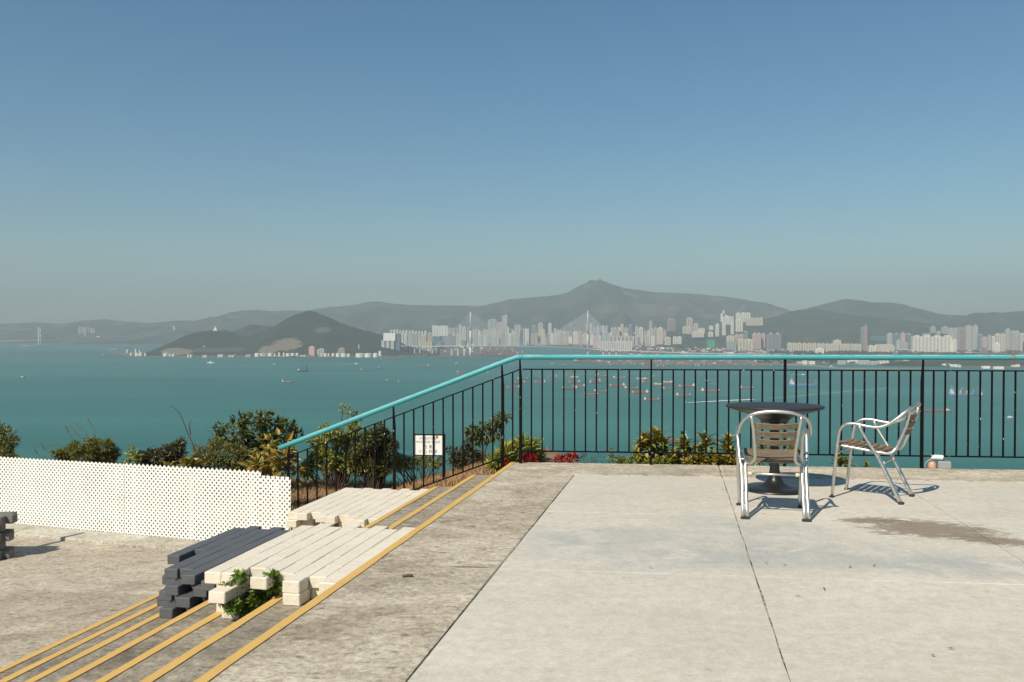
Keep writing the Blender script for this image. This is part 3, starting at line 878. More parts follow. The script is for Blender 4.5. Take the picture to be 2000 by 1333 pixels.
# ------------------------------------------------------------------ white lattice fence
LH = 0.775
def lattice(label, s0, s1, hh, grp):
    base = La + dl * s0 + Vector((0, 0, 0.04))
    root = thing('lattice_panel', label, 'lattice fence', MT @ TR(base) @ RZ(math.atan2(dl.y, dl.x)), grp)
    L = s1 - s0; p = 0.0575; w, th = 0.0216, 0.0045
    full = {}
    for sgn_, y in ((1, 0.0), (-1, -0.005)):
        n0 = -int(hh / p) - 1
        for i in range(n0, int(L / p) + int(hh / p) + 2):
            xb = i * p
            # centre line from (xb,0) going up at 45 degrees
            za, zb = 0.0, hh
            xa, xe = xb, xb + sgn_ * hh
            t0, t1 = 0.0, 1.0
            for lim, low in ((0, True), (L, False)):
                dx = xe - xa
                t = (lim - xa) / dx
                if (dx > 0) == low: t0 = max(t0, t)
                else: t1 = min(t1, t)
            if t1 - t0 < 0.04: continue
            ln = (t1 - t0) * hh * math.sqrt(2)
            if t0 > 0 or t1 < 1:                          # clip the strip flush with the panel end
                h2 = w / 2 / math.sqrt(2)
                q = [(xa - sgn_ * h2, h2), (xa + sgn_ * h2, -h2), (xe + sgn_ * h2, hh - h2), (xe - sgn_ * h2, hh + h2)]
                for lim, keep in ((0.0, 1), (L, -1)):
                    o2 = []
                    for (p1, p2) in zip(q, q[1:] + q[:1]):
                        i1, i2 = (p1[0] - lim) * keep >= 0, (p2[0] - lim) * keep >= 0
                        if i1: o2.append(p1)
                        if i1 != i2:
                            tt = (lim - p1[0]) / (p2[0] - p1[0])
                            o2.append((lim, p1[1] + (p2[1] - p1[1]) * tt))
                    q = o2
                if len(q) > 2:
                    n_ = len(q)
                    mb_ = MB().add([(a_, y - th / 2, b_) for a_, b_ in q] + [(a_, y + th / 2, b_) for a_, b_ in q],
                                   [tuple(range(n_)), tuple(range(2 * n_ - 1, n_ - 1, -1))] + [(i_, n_ + i_, n_ + (i_ + 1) % n_, (i_ + 1) % n_) for i_ in range(n_)])
                    put('slat', mb_, M['lattice'], root, None, True)
                continue
            key = (sgn_, round(ln, 3))
            if key not in full:
                me = MB().box(-w / 2, w / 2, -th / 2, th / 2, 0, ln).mesh('slat'); me.materials.append(M['lattice'])
                full[key] = me
            put('slat', full[key], None, root, TR((xa + (xe - xa) * t0, y, t0 * hh)) @ Matrix.Rotation(sgn_ * R(45), 4, 'Y'))
    for xs in (0.12, L / 2, L - 0.12) if L > 1 else (L / 2,):
        put('stake', MB().box(-0.02, 0.02, 0.006, 0.04, -0.08, hh - 0.06), M['lattice'], root, TR((xs, 0, 0)))
    return root
LT = (Lb - La).length
f1 = LT * 0.60; f2 = LT * 0.935
lattice('long white plastic lattice panel at the far left, behind the grey brick stack', 0.02, f1 - 0.001, LH, 'white lattice panels round the yard')
lattice('middle white plastic lattice panel rising behind the black brick bench', f1 + 0.001, f2 - 0.001, LH + 0.008, 'white lattice panels round the yard')
lattice('short lower end piece of white lattice tied to the railing post', f2 + 0.001, LT + 0.012, LH - 0.04, 'white lattice panels round the yard')

# ------------------------------------------------------------------ painted brick benches laid over the steps
BW, BH, BL = 0.1, ST_H / 2, 0.215
brick_cache = {}
def brick_me(L, mat, v, end=True):
    key = (round(L, 3), mat, v, end)
    if key not in brick_cache:
        r = random.Random(v * 7 + int(L * 1000))
        if end:
            mb = MB().bbox(0.0012, BW - 0.0012, 0.0, L - 0.0014, 0.0005, BH - 0.0005, 0.0045)
        else:
            e_, k_ = 0.0032, BW - 0.0012
            pr = [(0.0012 + e_, 0.0005), (k_ - e_, 0.0005), (k_, 0.0005 + e_), (k_, BH - 0.0005 - e_), (k_ - e_, BH - 0.0005), (0.0012 + e_, BH - 0.0005), (0.0012, BH - 0.0005 - e_), (0.0012, 0.0005 + e_)]
            mb = MB().add([(x, 0.0, z) for x, z in pr] + [(x, L - 0.0014, z) for x, z in pr],
                          [tuple(range(8)), tuple(range(15, 7, -1))] + [(i_, 8 + i_, 8 + (i_ + 1) % 8, (i_ + 1) % 8) for i_ in range(8)])
        mb.v = [(x + r.uniform(-.0011, .0011), y + (r.uniform(-.0025, .0025) if end else 0), z + r.uniform(-.0006, .0006)) for x, y, z in mb.v]
        me = mb.mesh('brick'); me.materials.append(M[mat])
        brick_cache[key] = me
    return brick_cache[key]
def bench(label, mat, u_left, cols, top_tread, front, back, stag, seed):
    """cols of bricks laid lengthwise; the courses fill up from each tread to the top level"""
    r = random.Random(seed)
    root = thing('brick_bench', label, 'brick bench', MT @ TR((u_left, 0, -ST_H * top_tread)), 'painted brick benches laid over the steps')
    top = 0.0
    for c in range(cols):
        uu = u_left + c * BW + 0.05
        tread = int((ST_U - uu) / ST_P) + 1                 # tread the column stands on
        nco = (tread - top_tread) * 2
        for j in range(nco):                                 # j = 0 is the top course
            f, b = front(c, j), back(c, j)
            v = f; i = 0
            first = BL if stag(c, j) else BL / 2
            while v < b - 0.03:
                L = min(first if i == 0 else BL, b - v)
                if b - v - L < 0.05: L = b - v
                last = v + L > b - 0.25
                if j == 0 or i < 2 or last or c == 0:
                    put('brick', brick_me(L, mat, r.randrange(5), i == 0), None, root,
                        TR((c * BW + r.uniform(-.001, .001), v, -(j + 1) * BH + r.uniform(-.0012, .0012))) @ RZ(r.uniform(-.003, .003)))
                v += L; i += 1
    return root
# nearest white bench
def fw(c, j):
    base = [4.08, 4.08, 4.21, 4.03, 4.14, 4.0, 4.11, 4.01][c]
    if j == 0: return base
    if j == 1:
        return [4.20, 3.955, 4.34, 4.28, 4.16, 4.0, 4.13, 4.01][c]
    if j == 2: return [4.24, 4.17, 4.38, 4.40][c]
    return [4.20, 4.34, 4.30, 4.42][c]
bench('nearest white painted brick bench, with weeds growing out of its front', 'white_brick', -2.535, 8, 0, fw,
      lambda c, j: 5.36 if c % 2 else 5.27, lambda c, j: (c + j) % 2 == 0, 3)
def ff(c, j):
    base = 6.66 + 0.026 * (8 - c) + (0.0 if c in (0, 1, 3, 4, 6, 7) and j == 0 else 0.10)
    if j >= 1 and c < 5: base += 0.09 * ((c + j) % 2) - (0.22 if (c == 0 and j == 1) else 0)
    return base
bench('farther white painted brick bench, lower down in front of the stair railing', 'white_brick', -3.435, 9, 2, ff,
      lambda c, j: 8.28 - 0.012 * (8 - c) if c % 2 == 0 else 8.16, lambda c, j: (c + j) % 2 == 1, 4)
def fb(c, j):
    a = 5.30 if c < 2 else (4.97 if c == 2 else 4.86 if c < 6 else 4.76)
    a += 0.13 * ((c + j) % 2) - 0.03 * j - 0.01
    if c < 2: a += 0.05 * c
    return a
bench('dark slate painted brick bench between the white lattice and the white bench', 'black_brick', -3.575, 10, 2, fb,
      lambda c, j: 6.29 if c % 2 else 6.20, lambda c, j: (c + j) % 2 == 0, 5)
# loose white brick standing at the foot of the near bench
lb = MB().bbox(0, 0.09, 0, 0.12, 0, 0.085, 0.012)
rr_ = random.Random(3)
lb.v = [(x + rr_.uniform(-.006, .006), y + rr_.uniform(-.006, .006), z + rr_.uniform(-.005, .005)) for x, y, z in lb.v]
pu = uv(447, 1212, -0.26)
tag(put('brick', lb, M['white_brick'], None, MT @ TR((pu[0] - 0.045, pu[1] - 0.0, -0.2595)) @ RZ(0.12)), 'single chipped white brick lying on a step before the weeds', 'brick')

# grey brick stack at the left edge of the frame
gs_o = MTI @ on_ter(-48, 1098, YARD_H)
gs = thing('brick_stack', 'bare grey stack of bricks with toothed ends at the left edge of the yard', 'brick stack', MT @ TR((gs_o.x, gs_o.y, YARD_H)) @ RZ(R(14)))
r = random.Random(12)
gh = 0.088
gme = []
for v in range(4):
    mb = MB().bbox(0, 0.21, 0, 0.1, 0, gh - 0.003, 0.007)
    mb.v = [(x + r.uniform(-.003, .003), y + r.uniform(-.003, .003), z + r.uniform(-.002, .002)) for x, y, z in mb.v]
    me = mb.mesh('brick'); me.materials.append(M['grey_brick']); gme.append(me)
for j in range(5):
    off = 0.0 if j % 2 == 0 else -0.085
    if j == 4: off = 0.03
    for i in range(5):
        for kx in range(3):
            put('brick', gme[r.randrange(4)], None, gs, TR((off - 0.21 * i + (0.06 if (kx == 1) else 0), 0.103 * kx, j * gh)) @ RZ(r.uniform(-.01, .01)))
pm = MTI @ on_ter(2, 1020, YARD_H + 0.44)
tag(put('leaning_post', MB().tube([(0, 0, 0), (-0.13, 0.03, 0.72)], 0.032, 12), M['maroon'], None, MT @ TR((gs_o.x - 0.10, gs_o.y + 0.14, YARD_H + 0.44))),
    'dark maroon pole leaning from the grey brick stack at the left edge', 'pole')

# ------------------------------------------------------------------ round table
tp = uv(1513, 957)
T = thing('round_table', 'round dark metal pedestal table at the terrace edge by the railing', 'table', MT @ TR((*tp, 0.002)))
put('table_top', MB().lathe([(0.0, 0.722), (0.385, 0.722), (0.400, 0.720), (0.405, 0.714), (0.405, 0.706), (0.398, 0.700)], 56), M['tabletop'], T)
put('underside', MB().lathe([(0.398, 0.7005), (0.30, 0.668), (0.17, 0.630), (0.12, 0.595), (0.115, 0.575), (0.045, 0.570)], 48), M['tablebase'], T)
put('column', MB().lathe([(0.041, 0.572), (0.038, 0.45), (0.037, 0.27), (0.041, 0.17), (0.055, 0.10), (0.085, 0.055), (0.13, 0.037), (0.19, 0.030)], 32), M['tablebase'], T)
put('base_disc', MB().lathe([(0.0, 0.031), (0.19, 0.0305), (0.25, 0.024), (0.272, 0.014), (0.275, 0.0)], 48), M['tablebase'], T)

# ------------------------------------------------------------------ aluminium chairs
def make_chair(label):
    c = thing('terrace_chair', label, 'chair', None, 'aluminium chairs round the table')
    r = 0.0125
    half = [(0.228, 0.262, 0.0), (0.24, 0.235, 0.25), (0.252, 0.205, 0.50), (0.258, 0.185, 0.565), (0.262, 0.14, 0.600), (0.266, 0.07, 0.606), (0.268, -0.03, 0.590),
            (0.268, -0.10, 0.590), (0.264, -0.17, 0.615), (0.252, -0.25, 0.668), (0.225, -0.305, 0.712), (0.175, -0.345, 0.745), (0.10, -0.365, 0.764), (0.0, -0.372, 0.770)]
    up_ = lambda y, z: y + max(0.0, z - 0.6) * 0.2
    half = [(x, up_(y, z), z) for x, y, z in half]
    half = [(x * (0.925 if z > 0.3 else 0.96), y, z) for x, y, z in half]
    path = half + [(-x, y, z) for x, y, z in half[::-1][1:]]
    put('arm_loop', MB().tube(spline(path, 4), r, 12), M['alu'], c)
    for s in (-1, 1):
        leg = put('leg', MB().tube(spline([(s * 0.246, 0.045, 0.595), (s * 0.242, 0.01, 0.52), (s * 0.232, -0.075, 0.38), (s * 0.224, -0.10, 0.33), (s * 0.222, -0.255, 0.0)], 5), r, 12), M['alu'], c)
        put('inner_leg', MB().tube(spline([(s * 0.19, -0.02, 0.400), (s * 0.193, -0.075, 0.375), (s * 0.195, -0.11, 0.31), (s * 0.194, -0.255, 0.0)], 5), r, 12), M['alu'], c)
        put('foot_cap', MB().box(s * 0.208 - 0.03, s * 0.208 + 0.03, -0.272, -0.238, -0.002, 0.012), M['rubber'], c)
        put('foot_cap', MB().box(s * 0.228 - 0.016, s * 0.228 + 0.016, 0.246, 0.278, -0.002, 0.012), M['rubber'], c)
        put('crossbar_cap', MB().tube([(s * 0.178, -0.118, 0.30), (s * 0.150, -0.118, 0.30)], 0.0135, 10), M['cap'], c)
        put('stile', MB().tube(spline([(s * 0.192, 0.215, 0.422), (s * 0.192, 0.05, 0.403), (s * 0.185, -0.10, 0.384), (s * 0.165, -0.165, 0.382), (s * 0.140, -0.20, 0.415), (s * 0.137, -0.225, 0.47), (s * 0.15, up_(-0.29, 0.62), 0.62), (s * 0.168, up_(-0.338, 0.735), 0.735)], 5), 0.0115, 10), M['alu'], c)
    put('crossbar', MB().tube([(-0.175, -0.118, 0.30), (0.175, -0.118, 0.30)], 0.0085, 8), M['alu'], c)
    put('front_rail', MB().tube(spline([(-0.235, 0.222, 0.36), (-0.1, 0.226, 0.36), (0.1, 0.226, 0.36), (0.235, 0.222, 0.36)], 3), 0.0085, 8), M['alu'], c)
    put('seat_edge', MB().tube(spline([(-0.192, 0.215, 0.422), (-0.17, 0.24, 0.424), (0, 0.252, 0.424), (0.17, 0.24, 0.424), (0.192, 0.215, 0.422)], 4), 0.0115, 10), M['alu'], c)
    def slat(w0, yc, zc, hw, th, curve, tilt):
        mb = MB(); n = 8; vs = []
        for i in range(n + 1):
            x = -w0 + 2 * w0 * i / n
            dz = curve * (1 - (x / w0) ** 2)
            ct, st_ = math.cos(tilt), math.sin(tilt)
            for (a, b) in ((-hw, -th), (hw, -th), (hw, th), (-hw, th)):
                vs.append((x, yc + a * ct - (b + dz) * st_, zc + a * st_ + (b + dz) * ct))
        fs = [(0, 1, 2, 3), (4 * n + 3, 4 * n + 2, 4 * n + 1, 4 * n)]
        for i in range(n):
            for k in range(4):
                fs.append((4 * i + k, 4 * i + 4 + k, 4 * i + 4 + (k + 1) % 4, 4 * i + (k + 1) % 4))
        return mb.add(vs, fs)
    for i in range(7):
        y = 0.212 - 0.052 * i
        put('seat_slat', slat(0.190 - 0.003 * i, y, 0.436 - 0.0068 * i, 0.0215, 0.006, -0.008, 0.12), M['wood'], c)
    for i, (y, z, w) in enumerate(((-0.266, 0.556, 0.141), (-0.290, 0.614, 0.150), (-0.315, 0.672, 0.159))):
        put('back_slat', slat(w, up_(y, z) + 0.012, z, 0.0205, 0.005, 0.03, math.pi / 2 + 0.42), M['wood'], c)
    return c
ch1 = make_chair('aluminium armchair with wooden slats seen from behind, in front of the table')
ch2 = copy_tree(ch1)
def seat_at(o, rear, front, h=0.002):
    a, b = Vector(uv(*rear)), Vector(uv(*front))
    d = (b - a); an = math.atan2(-d.x, d.y)
    mid = (a + b) / 2
    o.matrix_world = MT @ TR((mid.x, mid.y, h)) @ RZ(an)
p_r = (Vector(uv(1459, 1015)) + Vector(uv(1572, 1019))) / 2
ch1.matrix_world = MT @ TR((p_r.x + 0.005, p_r.y + 0.265, 0.002)) @ RZ(R(-1.0))
rm = (Vector(uv(1757, 985)) + Vector(uv(1783, 970))) / 2
fm = (Vector(uv(1622, 972)) + Vector(uv(1660, 957))) / 2
dd = (fm - rm); an = math.atan2(-dd.x, dd.y); md = (rm + fm) / 2
ch2.matrix_world = MT @ TR((md.x, md.y, 0.002)) @ RZ(an)
ch2['label'] = 'aluminium armchair with wooden slats turned sideways, right of the table'

# ------------------------------------------------------------------ floodlight on the terrace edge
fp = uv(1833, 916)
fl = thing('flood_lamp', 'small white and grey flood lamp with amber glass at the foot of the railing', 'lamp', MT @ TR((fp[0], fp[1] + 0.03, 0.0)) @ RZ(R(-10)))
put('housing', MB().bbox(0.0, 0.12, -0.04, 0.06, 0, 0.075, 0.008), M['galv'], fl)
gr = MB()
for i in range(5):
    gr.box(0.012 + 0.024 * i, 0.017 + 0.024 * i, -0.048, -0.0405, 0.004, 0.074)
put('grille', gr, M['galv'], fl)
put('glass', MB().lathe([(0.0, 0.068), (0.022, 0.062), (0.036, 0.045), (0.04, 0.02), (0.04, 0.0)], 20), M['amber'], fl, TR((-0.05, 0, 0.004)))
put('guard', MB().tube(spline([(-0.115, -0.02, 0.0), (-0.108, -0.02, 0.05), (-0.06, -0.02, 0.092), (0.0, -0.02, 0.098)], 5), 0.006, 8), M['galv'], fl)
put('lamp_head', MB().tube(spline([(-0.055, -0.01, 0.102), (-0.04, -0.01, 0.112), (0.03, -0.01, 0.112), (0.045, -0.01, 0.108)], 4), 0.024, 14), M['white_lamp'], fl)

# ------------------------------------------------------------------ litter of small dry leaves on the slabs
dl_me = []
for i in range(3):
    mb = MB(); mb.leaf(Vector((0, 0, 0.004)), Vector((1, 0.1 * i, 0.12)), UP, 0.03, 0.012, -0.2)
    me = mb.mesh('dry_leaf'); me.materials.append(m_plain('dead_leaf_brown', (0.24, 0.15, 0.075), 0.9)); dl_me.append(me)
lr = random.Random(31)
for (px, py, wh) in ((1538, 1107, 'just left of two others below the ring stain'), (1658, 1111, 'left of a pair below the sideways chair'), (1705, 1108, 'right of a pair below the sideways chair'), (1502, 1103, 'nearest the long joint below the ring stain'),
                 (1818, 1281, 'at the lower right, nearer of two'), (1850, 1269, 'at the lower right, farther of two'), (1273, 1110, 'on the grey tinted slab left of the joint'), (1610, 1155, 'just below the pale cross joint')):
    u_, v_ = uv(px, py)
    o = put('dry_leaf', lr.choice(dl_me), None, None, MT @ TR((u_, v_, 0.002)) @ RZ(lr.uniform(0, 6.28)))
    tag(o, 'curled brown leaf ' + wh, 'leaf', 'dry leaves scattered on the terrace')
tag(put('twig', MB().tube([(0, 0, 0), (0.03, 0.006, 0.003), (0.055, 0.0, 0.001)], 0.007, 6), M['twig'], None, MT @ TR((*uv(786, 1129), 0.009)) @ RZ(0.3)),
    'short dark twig lying on the rough concrete strip', 'twig')

# ================================================================== PLANTS
def in_ball(r):
    while True:
        p = Vector((r.uniform(-1, 1), r.uniform(-1, 1), r.uniform(-1, 1)))
        if p.length <= 1: return p
def foliage(clumps, n, L, W, r, shell=0.55, up=0.35, droop=0.1, whorl=1):
    mb = MB()
    tot = sum(c[1] ** 2 for c in clumps)
    for (c, rad, sq) in clumps:
        k = max(4, int(n * rad ** 2 / tot / whorl))
        for _ in range(k):
            q = in_ball(r)
            if q.length > 0.02 and r.random() < shell: q = q.normalized() * r.uniform(0.75, 1.0)
            p = Vector(c) + Vector((q.x * rad, q.y * rad, q.z * rad * sq))
            out = (q + Vector((0, 0, up)) + in_ball(r) * 0.7).normalized()
            for w in range(whorl):
                d = (out + in_ball(r) * (0.9 if whorl > 1 else 0.5)).normalized()
                d.z -= droop
                l = L * r.uniform(0.6, 1.2)
                mb.leaf(p, d, (UP + in_ball(r) * 0.8 + q * 0.4).normalized(), l, W * l / L, r.uniform(0.0, 0.3))
    return mb
def stems(clumps, base, r, rad, extra=2):
    mb = MB()
    for (c, cr, sq) in clumps:
        for _ in range(extra):
            e = Vector(c) + in_ball(r) * cr * 0.75
            b = Vector(base) + Vector((r.uniform(-.04, .04), r.uniform(-.04, .04), 0))
            m = b.lerp(e, 0.5) + in_ball(r) * (e - b).length * 0.12
            mb.tube(spline([b, m, e], 4), rad, 5, False, None, rad * 0.3)
    return mb
def shrub(name, label, cat, px, py, Y, blobs, mat, n, L, W, seed, group=None, bark='bark', rad=0.012, **kw):
    """px,py = foot in the photograph; blobs = (px, py, radius in pixels[, squash])"""
    r = random.Random(seed)
    foot = at(px, py, Y)
    root = thing(name, label, cat, TR(foot), group)
    cl = []
    for b in blobs:
        c = at(b[0], b[1], Y + r.uniform(-0.12, 0.12)) - foot
        R0, sq = b[2] * Y / F, b[3] if len(b) > 3 else 0.8
        if b[2] < 9 or kw.get('whorl', 1) > 3:
            cl.append((c, R0, sq)); continue
        cl.append((c, R0 * 0.82, sq))
        for _ in range(6):                               # uneven outline: smaller tufts through and around each clump
            q = in_ball(r)
            q = q.normalized() * (0.45 + 0.65 * r.random())
            cl.append((c + Vector((q.x, q.y, q.z * sq + 0.12)) * R0, R0 * r.uniform(0.22, 0.48), r.uniform(0.6, 1.0)))
    put('branches', stems(cl, (0, 0, -0.35), r, rad * 0.8, 1 if len(cl) > 14 else 2), M[bark], root)
    put('foliage', foliage(cl, n, L, W, r, **kw), M[mat], root)
    return root
shrub('dark_shrub', 'large dark green shrub standing above the end of the white lattice', 'shrub', 505, 955, 12.3,
      [(500, 838, 36), (455, 850, 30), (540, 850, 36), (520, 822, 18), (562, 835, 16), (480, 875, 32), (540, 885, 40), (432, 838, 12), (575, 850, 12), (470, 822, 14), (500, 905, 40)],
      'l_dark', 3600, 0.10, 0.036, 21, None, rad=0.02, whorl=5)
shrub('yellow_shrub', 'broad leaved yellowing shrub by the lower end of the turquoise tube', 'shrub', 535, 960, 11.0,
      [(545, 865, 22), (520, 880, 16), (555, 895, 20), (500, 905, 20), (540, 920, 24), (515, 930, 20), (570, 925, 16)],
      'l_yellow', 420, 0.15, 0.062, 22, whorl=4, rad=0.01)
shrub('brown_shrub', 'brownish twiggy low shrub between the reddish shrub and the large dark shrub', 'shrub', 420, 945, 11.7,
      [(400, 885, 20), (430, 880, 24), (455, 890, 24), (390, 905, 20), (425, 915, 28), (465, 915, 24)], 'l_olive', 3800, 0.062, 0.017, 23)
shrub('reddish_shrub', 'dark reddish shrub with shiny leaves rising over the middle of the lattice', 'shrub', 320, 930, 11.4,
      [(300, 892, 20), (325, 888, 22), (345, 878, 18), (280, 893, 15), (355, 866, 9), (335, 905, 26), (300, 910, 24)], 'l_red', 2900, 0.058, 0.027, 24)
shrub('fern_shrub', 'feathery olive green shrub behind the left half of the lattice', 'shrub', 180, 925, 11.6,
      [(125, 886, 15, 0.6), (150, 878, 16), (180, 873, 18), (210, 872, 14), (222, 885, 14), (165, 895, 26), (205, 900, 24), (130, 902, 16), (108, 886, 8, 0.4), (185, 862, 8)], 'l_olive', 7500, 0.05, 0.014, 25)
shrub('left_shrub', 'thin leaved olive green shrub at the very left edge above the lattice', 'shrub', -6, 930, 10.8,
      [(8, 850, 14), (-12, 842, 18), (14, 870, 14), (-5, 880, 22), (24, 845, 5), (10, 895, 18), (22, 860, 9)], 'l_olive', 1500, 0.065, 0.02, 26)
shrub('sapling', 'pale yellow green sapling leaves peeping over the lattice beside the reddish shrub', 'sapling', 256, 925, 11.2,
      [(256, 885, 9), (264, 895, 12), (250, 905, 12)], 'l_bright', 120, 0.07, 0.026, 27, rad=0.006)
shrub('creeper', 'light green creeper leaves just over the lattice top below the bare twigs', 'creeper', 370, 935, 11.0,
      [(352, 910, 8), (368, 905, 9), (385, 908, 8), (330, 912, 8)], 'l_yellow', 120, 0.09, 0.06, 28, rad=0.005)
# silver grass plumes
def plume(px0, py0, px1, py1, Y, seed):
    r = random.Random(seed); mb = MB()
    a, b = at(px0, py0, Y), at(px1, py1, Y)
    d = b - a
    for i in range(120):
        t = r.random()
        p = a + d * t
        w = math.sin(math.pi * min(1, t * 0.9 + 0.12)) * 0.026
        q = in_ball(r) * w
        e = p + q + d.normalized() * 0.05
        s = in_ball(r).normalized() * 0.0016
        mb.add([p - s, p + s, e], [(0, 1, 2)])
    return mb
grassr = thing('plume_grass', 'tall dry plume grass with pale seed heads bending left over the lattice', 'grass clump', TR(at(200, 930, 11.9)))
base_g = at(200, 930, 11.9)
for i, (x0, y0, x1, y1) in enumerate([(183, 836, 171, 818), (166, 842, 143, 824), (155, 853, 139, 836), (136, 848, 129, 834), (118, 868, 92, 872), (90, 882, 80, 868), (140, 898, 115, 888), (75, 890, 68, 878)]):
    pl = plume(x0, y0, x1, y1, 11.9, i)
    pl.v = [tuple(Vector(p) - base_g) for p in pl.v]
    put('seed_head', pl, M['plume'], grassr)
    a = at(x0, y0, 11.9) - base_g
    b = Vector((a.x * 0.35 + 0.1 * (i % 3) - 0.1, 0, 0))
    put('stalk', MB().tube(spline([b, b.lerp(a, 0.5) + Vector((0.05, 0, 0.04)), a], 5), 0.0045, 5, False, None, 0.002), M['twig'], grassr)
tw = at(392, 925, 12.0)
twr = thing('bare_twigs', 'leafless grey twig arching up against the sea left of the dark shrub', 'twig', TR(tw))
for pts in ([(388, 920), (380, 878), (366, 845), (352, 810), (338, 796), (328, 795)], [(398, 925), (402, 880), (420, 862), (412, 845), (400, 838)], [(372, 850), (370, 830), (374, 820)]):
    put('twig', MB().tube(spline([at(x, y, 12.0) - tw for x, y in pts], 5), 0.011, 6, False, None, 0.003), M['twig'], twr)

shrub('bright_shrub', 'sunny light green bush behind the lower half of the stair railing', 'bush', 655, 945, 12.6,
      [(650, 850, 20), (625, 870, 20), (670, 862, 24), (640, 895, 30), (690, 840, 14), (697, 822, 9), (610, 905, 20), (670, 905, 30), (668, 797, 5), (672, 806, 5), (685, 800, 5), (690, 812, 7), (600, 920, 18), (700, 870, 16), (640, 915, 14), (685, 912, 14)],
      'l_bright', 6000, 0.066, 0.028, 31, rad=0.014, whorl=3)
shrub('dark_bush', 'dense dark green bush behind the middle post of the stair railing', 'bush', 730, 940, 12.5,
      [(725, 860, 24), (745, 850, 18), (715, 890, 32), (750, 885, 24), (735, 910, 30), (763, 870, 10), (700, 910, 26), (740, 835, 7), (745, 915, 14), (715, 915, 14)], 'l_dark', 7200, 0.064, 0.027, 32, rad=0.016)
shrub('low_bush', 'low mixed yellow green bush seen just under the warning sign', 'bush', 820, 925, 12.8,
      [(785, 900, 16), (805, 905, 16), (830, 902, 14), (850, 908, 10), (775, 912, 14), (775, 893, 8), (862, 900, 8)], 'l_olive', 1800, 0.058, 0.022, 33)
shrub('white_tip_bush', 'small grey green bush right of the warning sign', 'bush', 900, 925, 12.6,
      [(890, 895, 15), (910, 880, 14), (915, 865, 8), (925, 890, 14), (880, 880, 8), (945, 900, 12), (905, 905, 14)], 'l_red', 1700, 0.06, 0.027, 34)
tr_foot = at(944, 925, 12.0)
tr = thing('young_tree', 'young slanting tree with drooping leaves behind the stair railing near the corner', 'tree', TR(tr_foot))
trk = MB()
for pts in ([(944, 930), (946, 890), (952, 868), (962, 850), (972, 832), (985, 820)], [(952, 868), (942, 850), (930, 845)], [(962, 850), (950, 838)], [(972, 834), (964, 822)]):
    trk.tube(spline([at(x, y, 12.0) - tr_foot for x, y in pts], 5), 0.016 if pts[0][1] > 900 else 0.008, 6, False, None, 0.005)
put('trunk', trk, M['bark'], tr)
rt = random.Random(35)
cl = [((at(x, y, 12.0 + rt.uniform(-.1, .1)) - tr_foot), rad * 12.0 / F, 0.75) for x, y, rad in ((925, 846, 13), (940, 836, 12), (950, 850, 14), (965, 832, 13), (975, 820, 11), (985, 815, 9), (968, 848, 9), (935, 860, 10), (918, 840, 7))]
put('crown', foliage(cl, 620, 0.095, 0.038, rt, 0.4, 0.0, 0.35), M['l_dark'], tr)

# plants on the far side of the terrace edge
shrub('lily_shrub', 'fresh green strap leaved shrub at the corner post with red bracts beside it', 'shrub', 1010, 925, 9.6,
      [(1005, 885, 24), (1035, 880, 16), (985, 895, 18), (1020, 870, 12), (1045, 890, 14), (965, 905, 14), (1050, 902, 12), (1000, 905, 24), (1053, 868, 6)], 'l_bright', 2000, 0.11, 0.024, 41)
for i, (lab, px, py, bl) in enumerate((('bright red flowering bract cluster right beside the corner post', 1030, 910, [(1030, 897, 7), (1040, 898, 4)]),
                                       ('pair of red flower heads standing away from the corner post', 1105, 915, [(1094, 899, 6), (1117, 896, 8), (1108, 901, 4)]),
                                       ('dark red bract half hidden left of the corner post', 988, 915, [(990, 907, 7)]))):
    shrub('red_flower', lab, 'flower', px, py, 9.0, bl, 'l_flower', 150 if i < 2 else 50, 0.06, 0.026, 50 + i, 'red flowers along the terrace edge', rad=0.005, up=0.6)
shrub('edge_weed', 'low scrubby weed on the terrace edge left of the rosette plants', 'weed', 1210, 918, 9.0,
      [(1195, 897, 8), (1210, 900, 10), (1225, 902, 10), (1240, 900, 9), (1192, 880, 4), (1255, 903, 9), (1285, 905, 9), (1310, 903, 9), (1330, 906, 8)], 'l_bright', 1100, 0.038, 0.015, 61, rad=0.004)
shrub('thin_weed', 'thin wiry weed between the red flowers and the rosette plants', 'weed', 1150, 918, 9.1, [(1140, 896, 10), (1160, 902, 9), (1170, 895, 8)], 'l_red', 70, 0.04, 0.012, 62, rad=0.003)
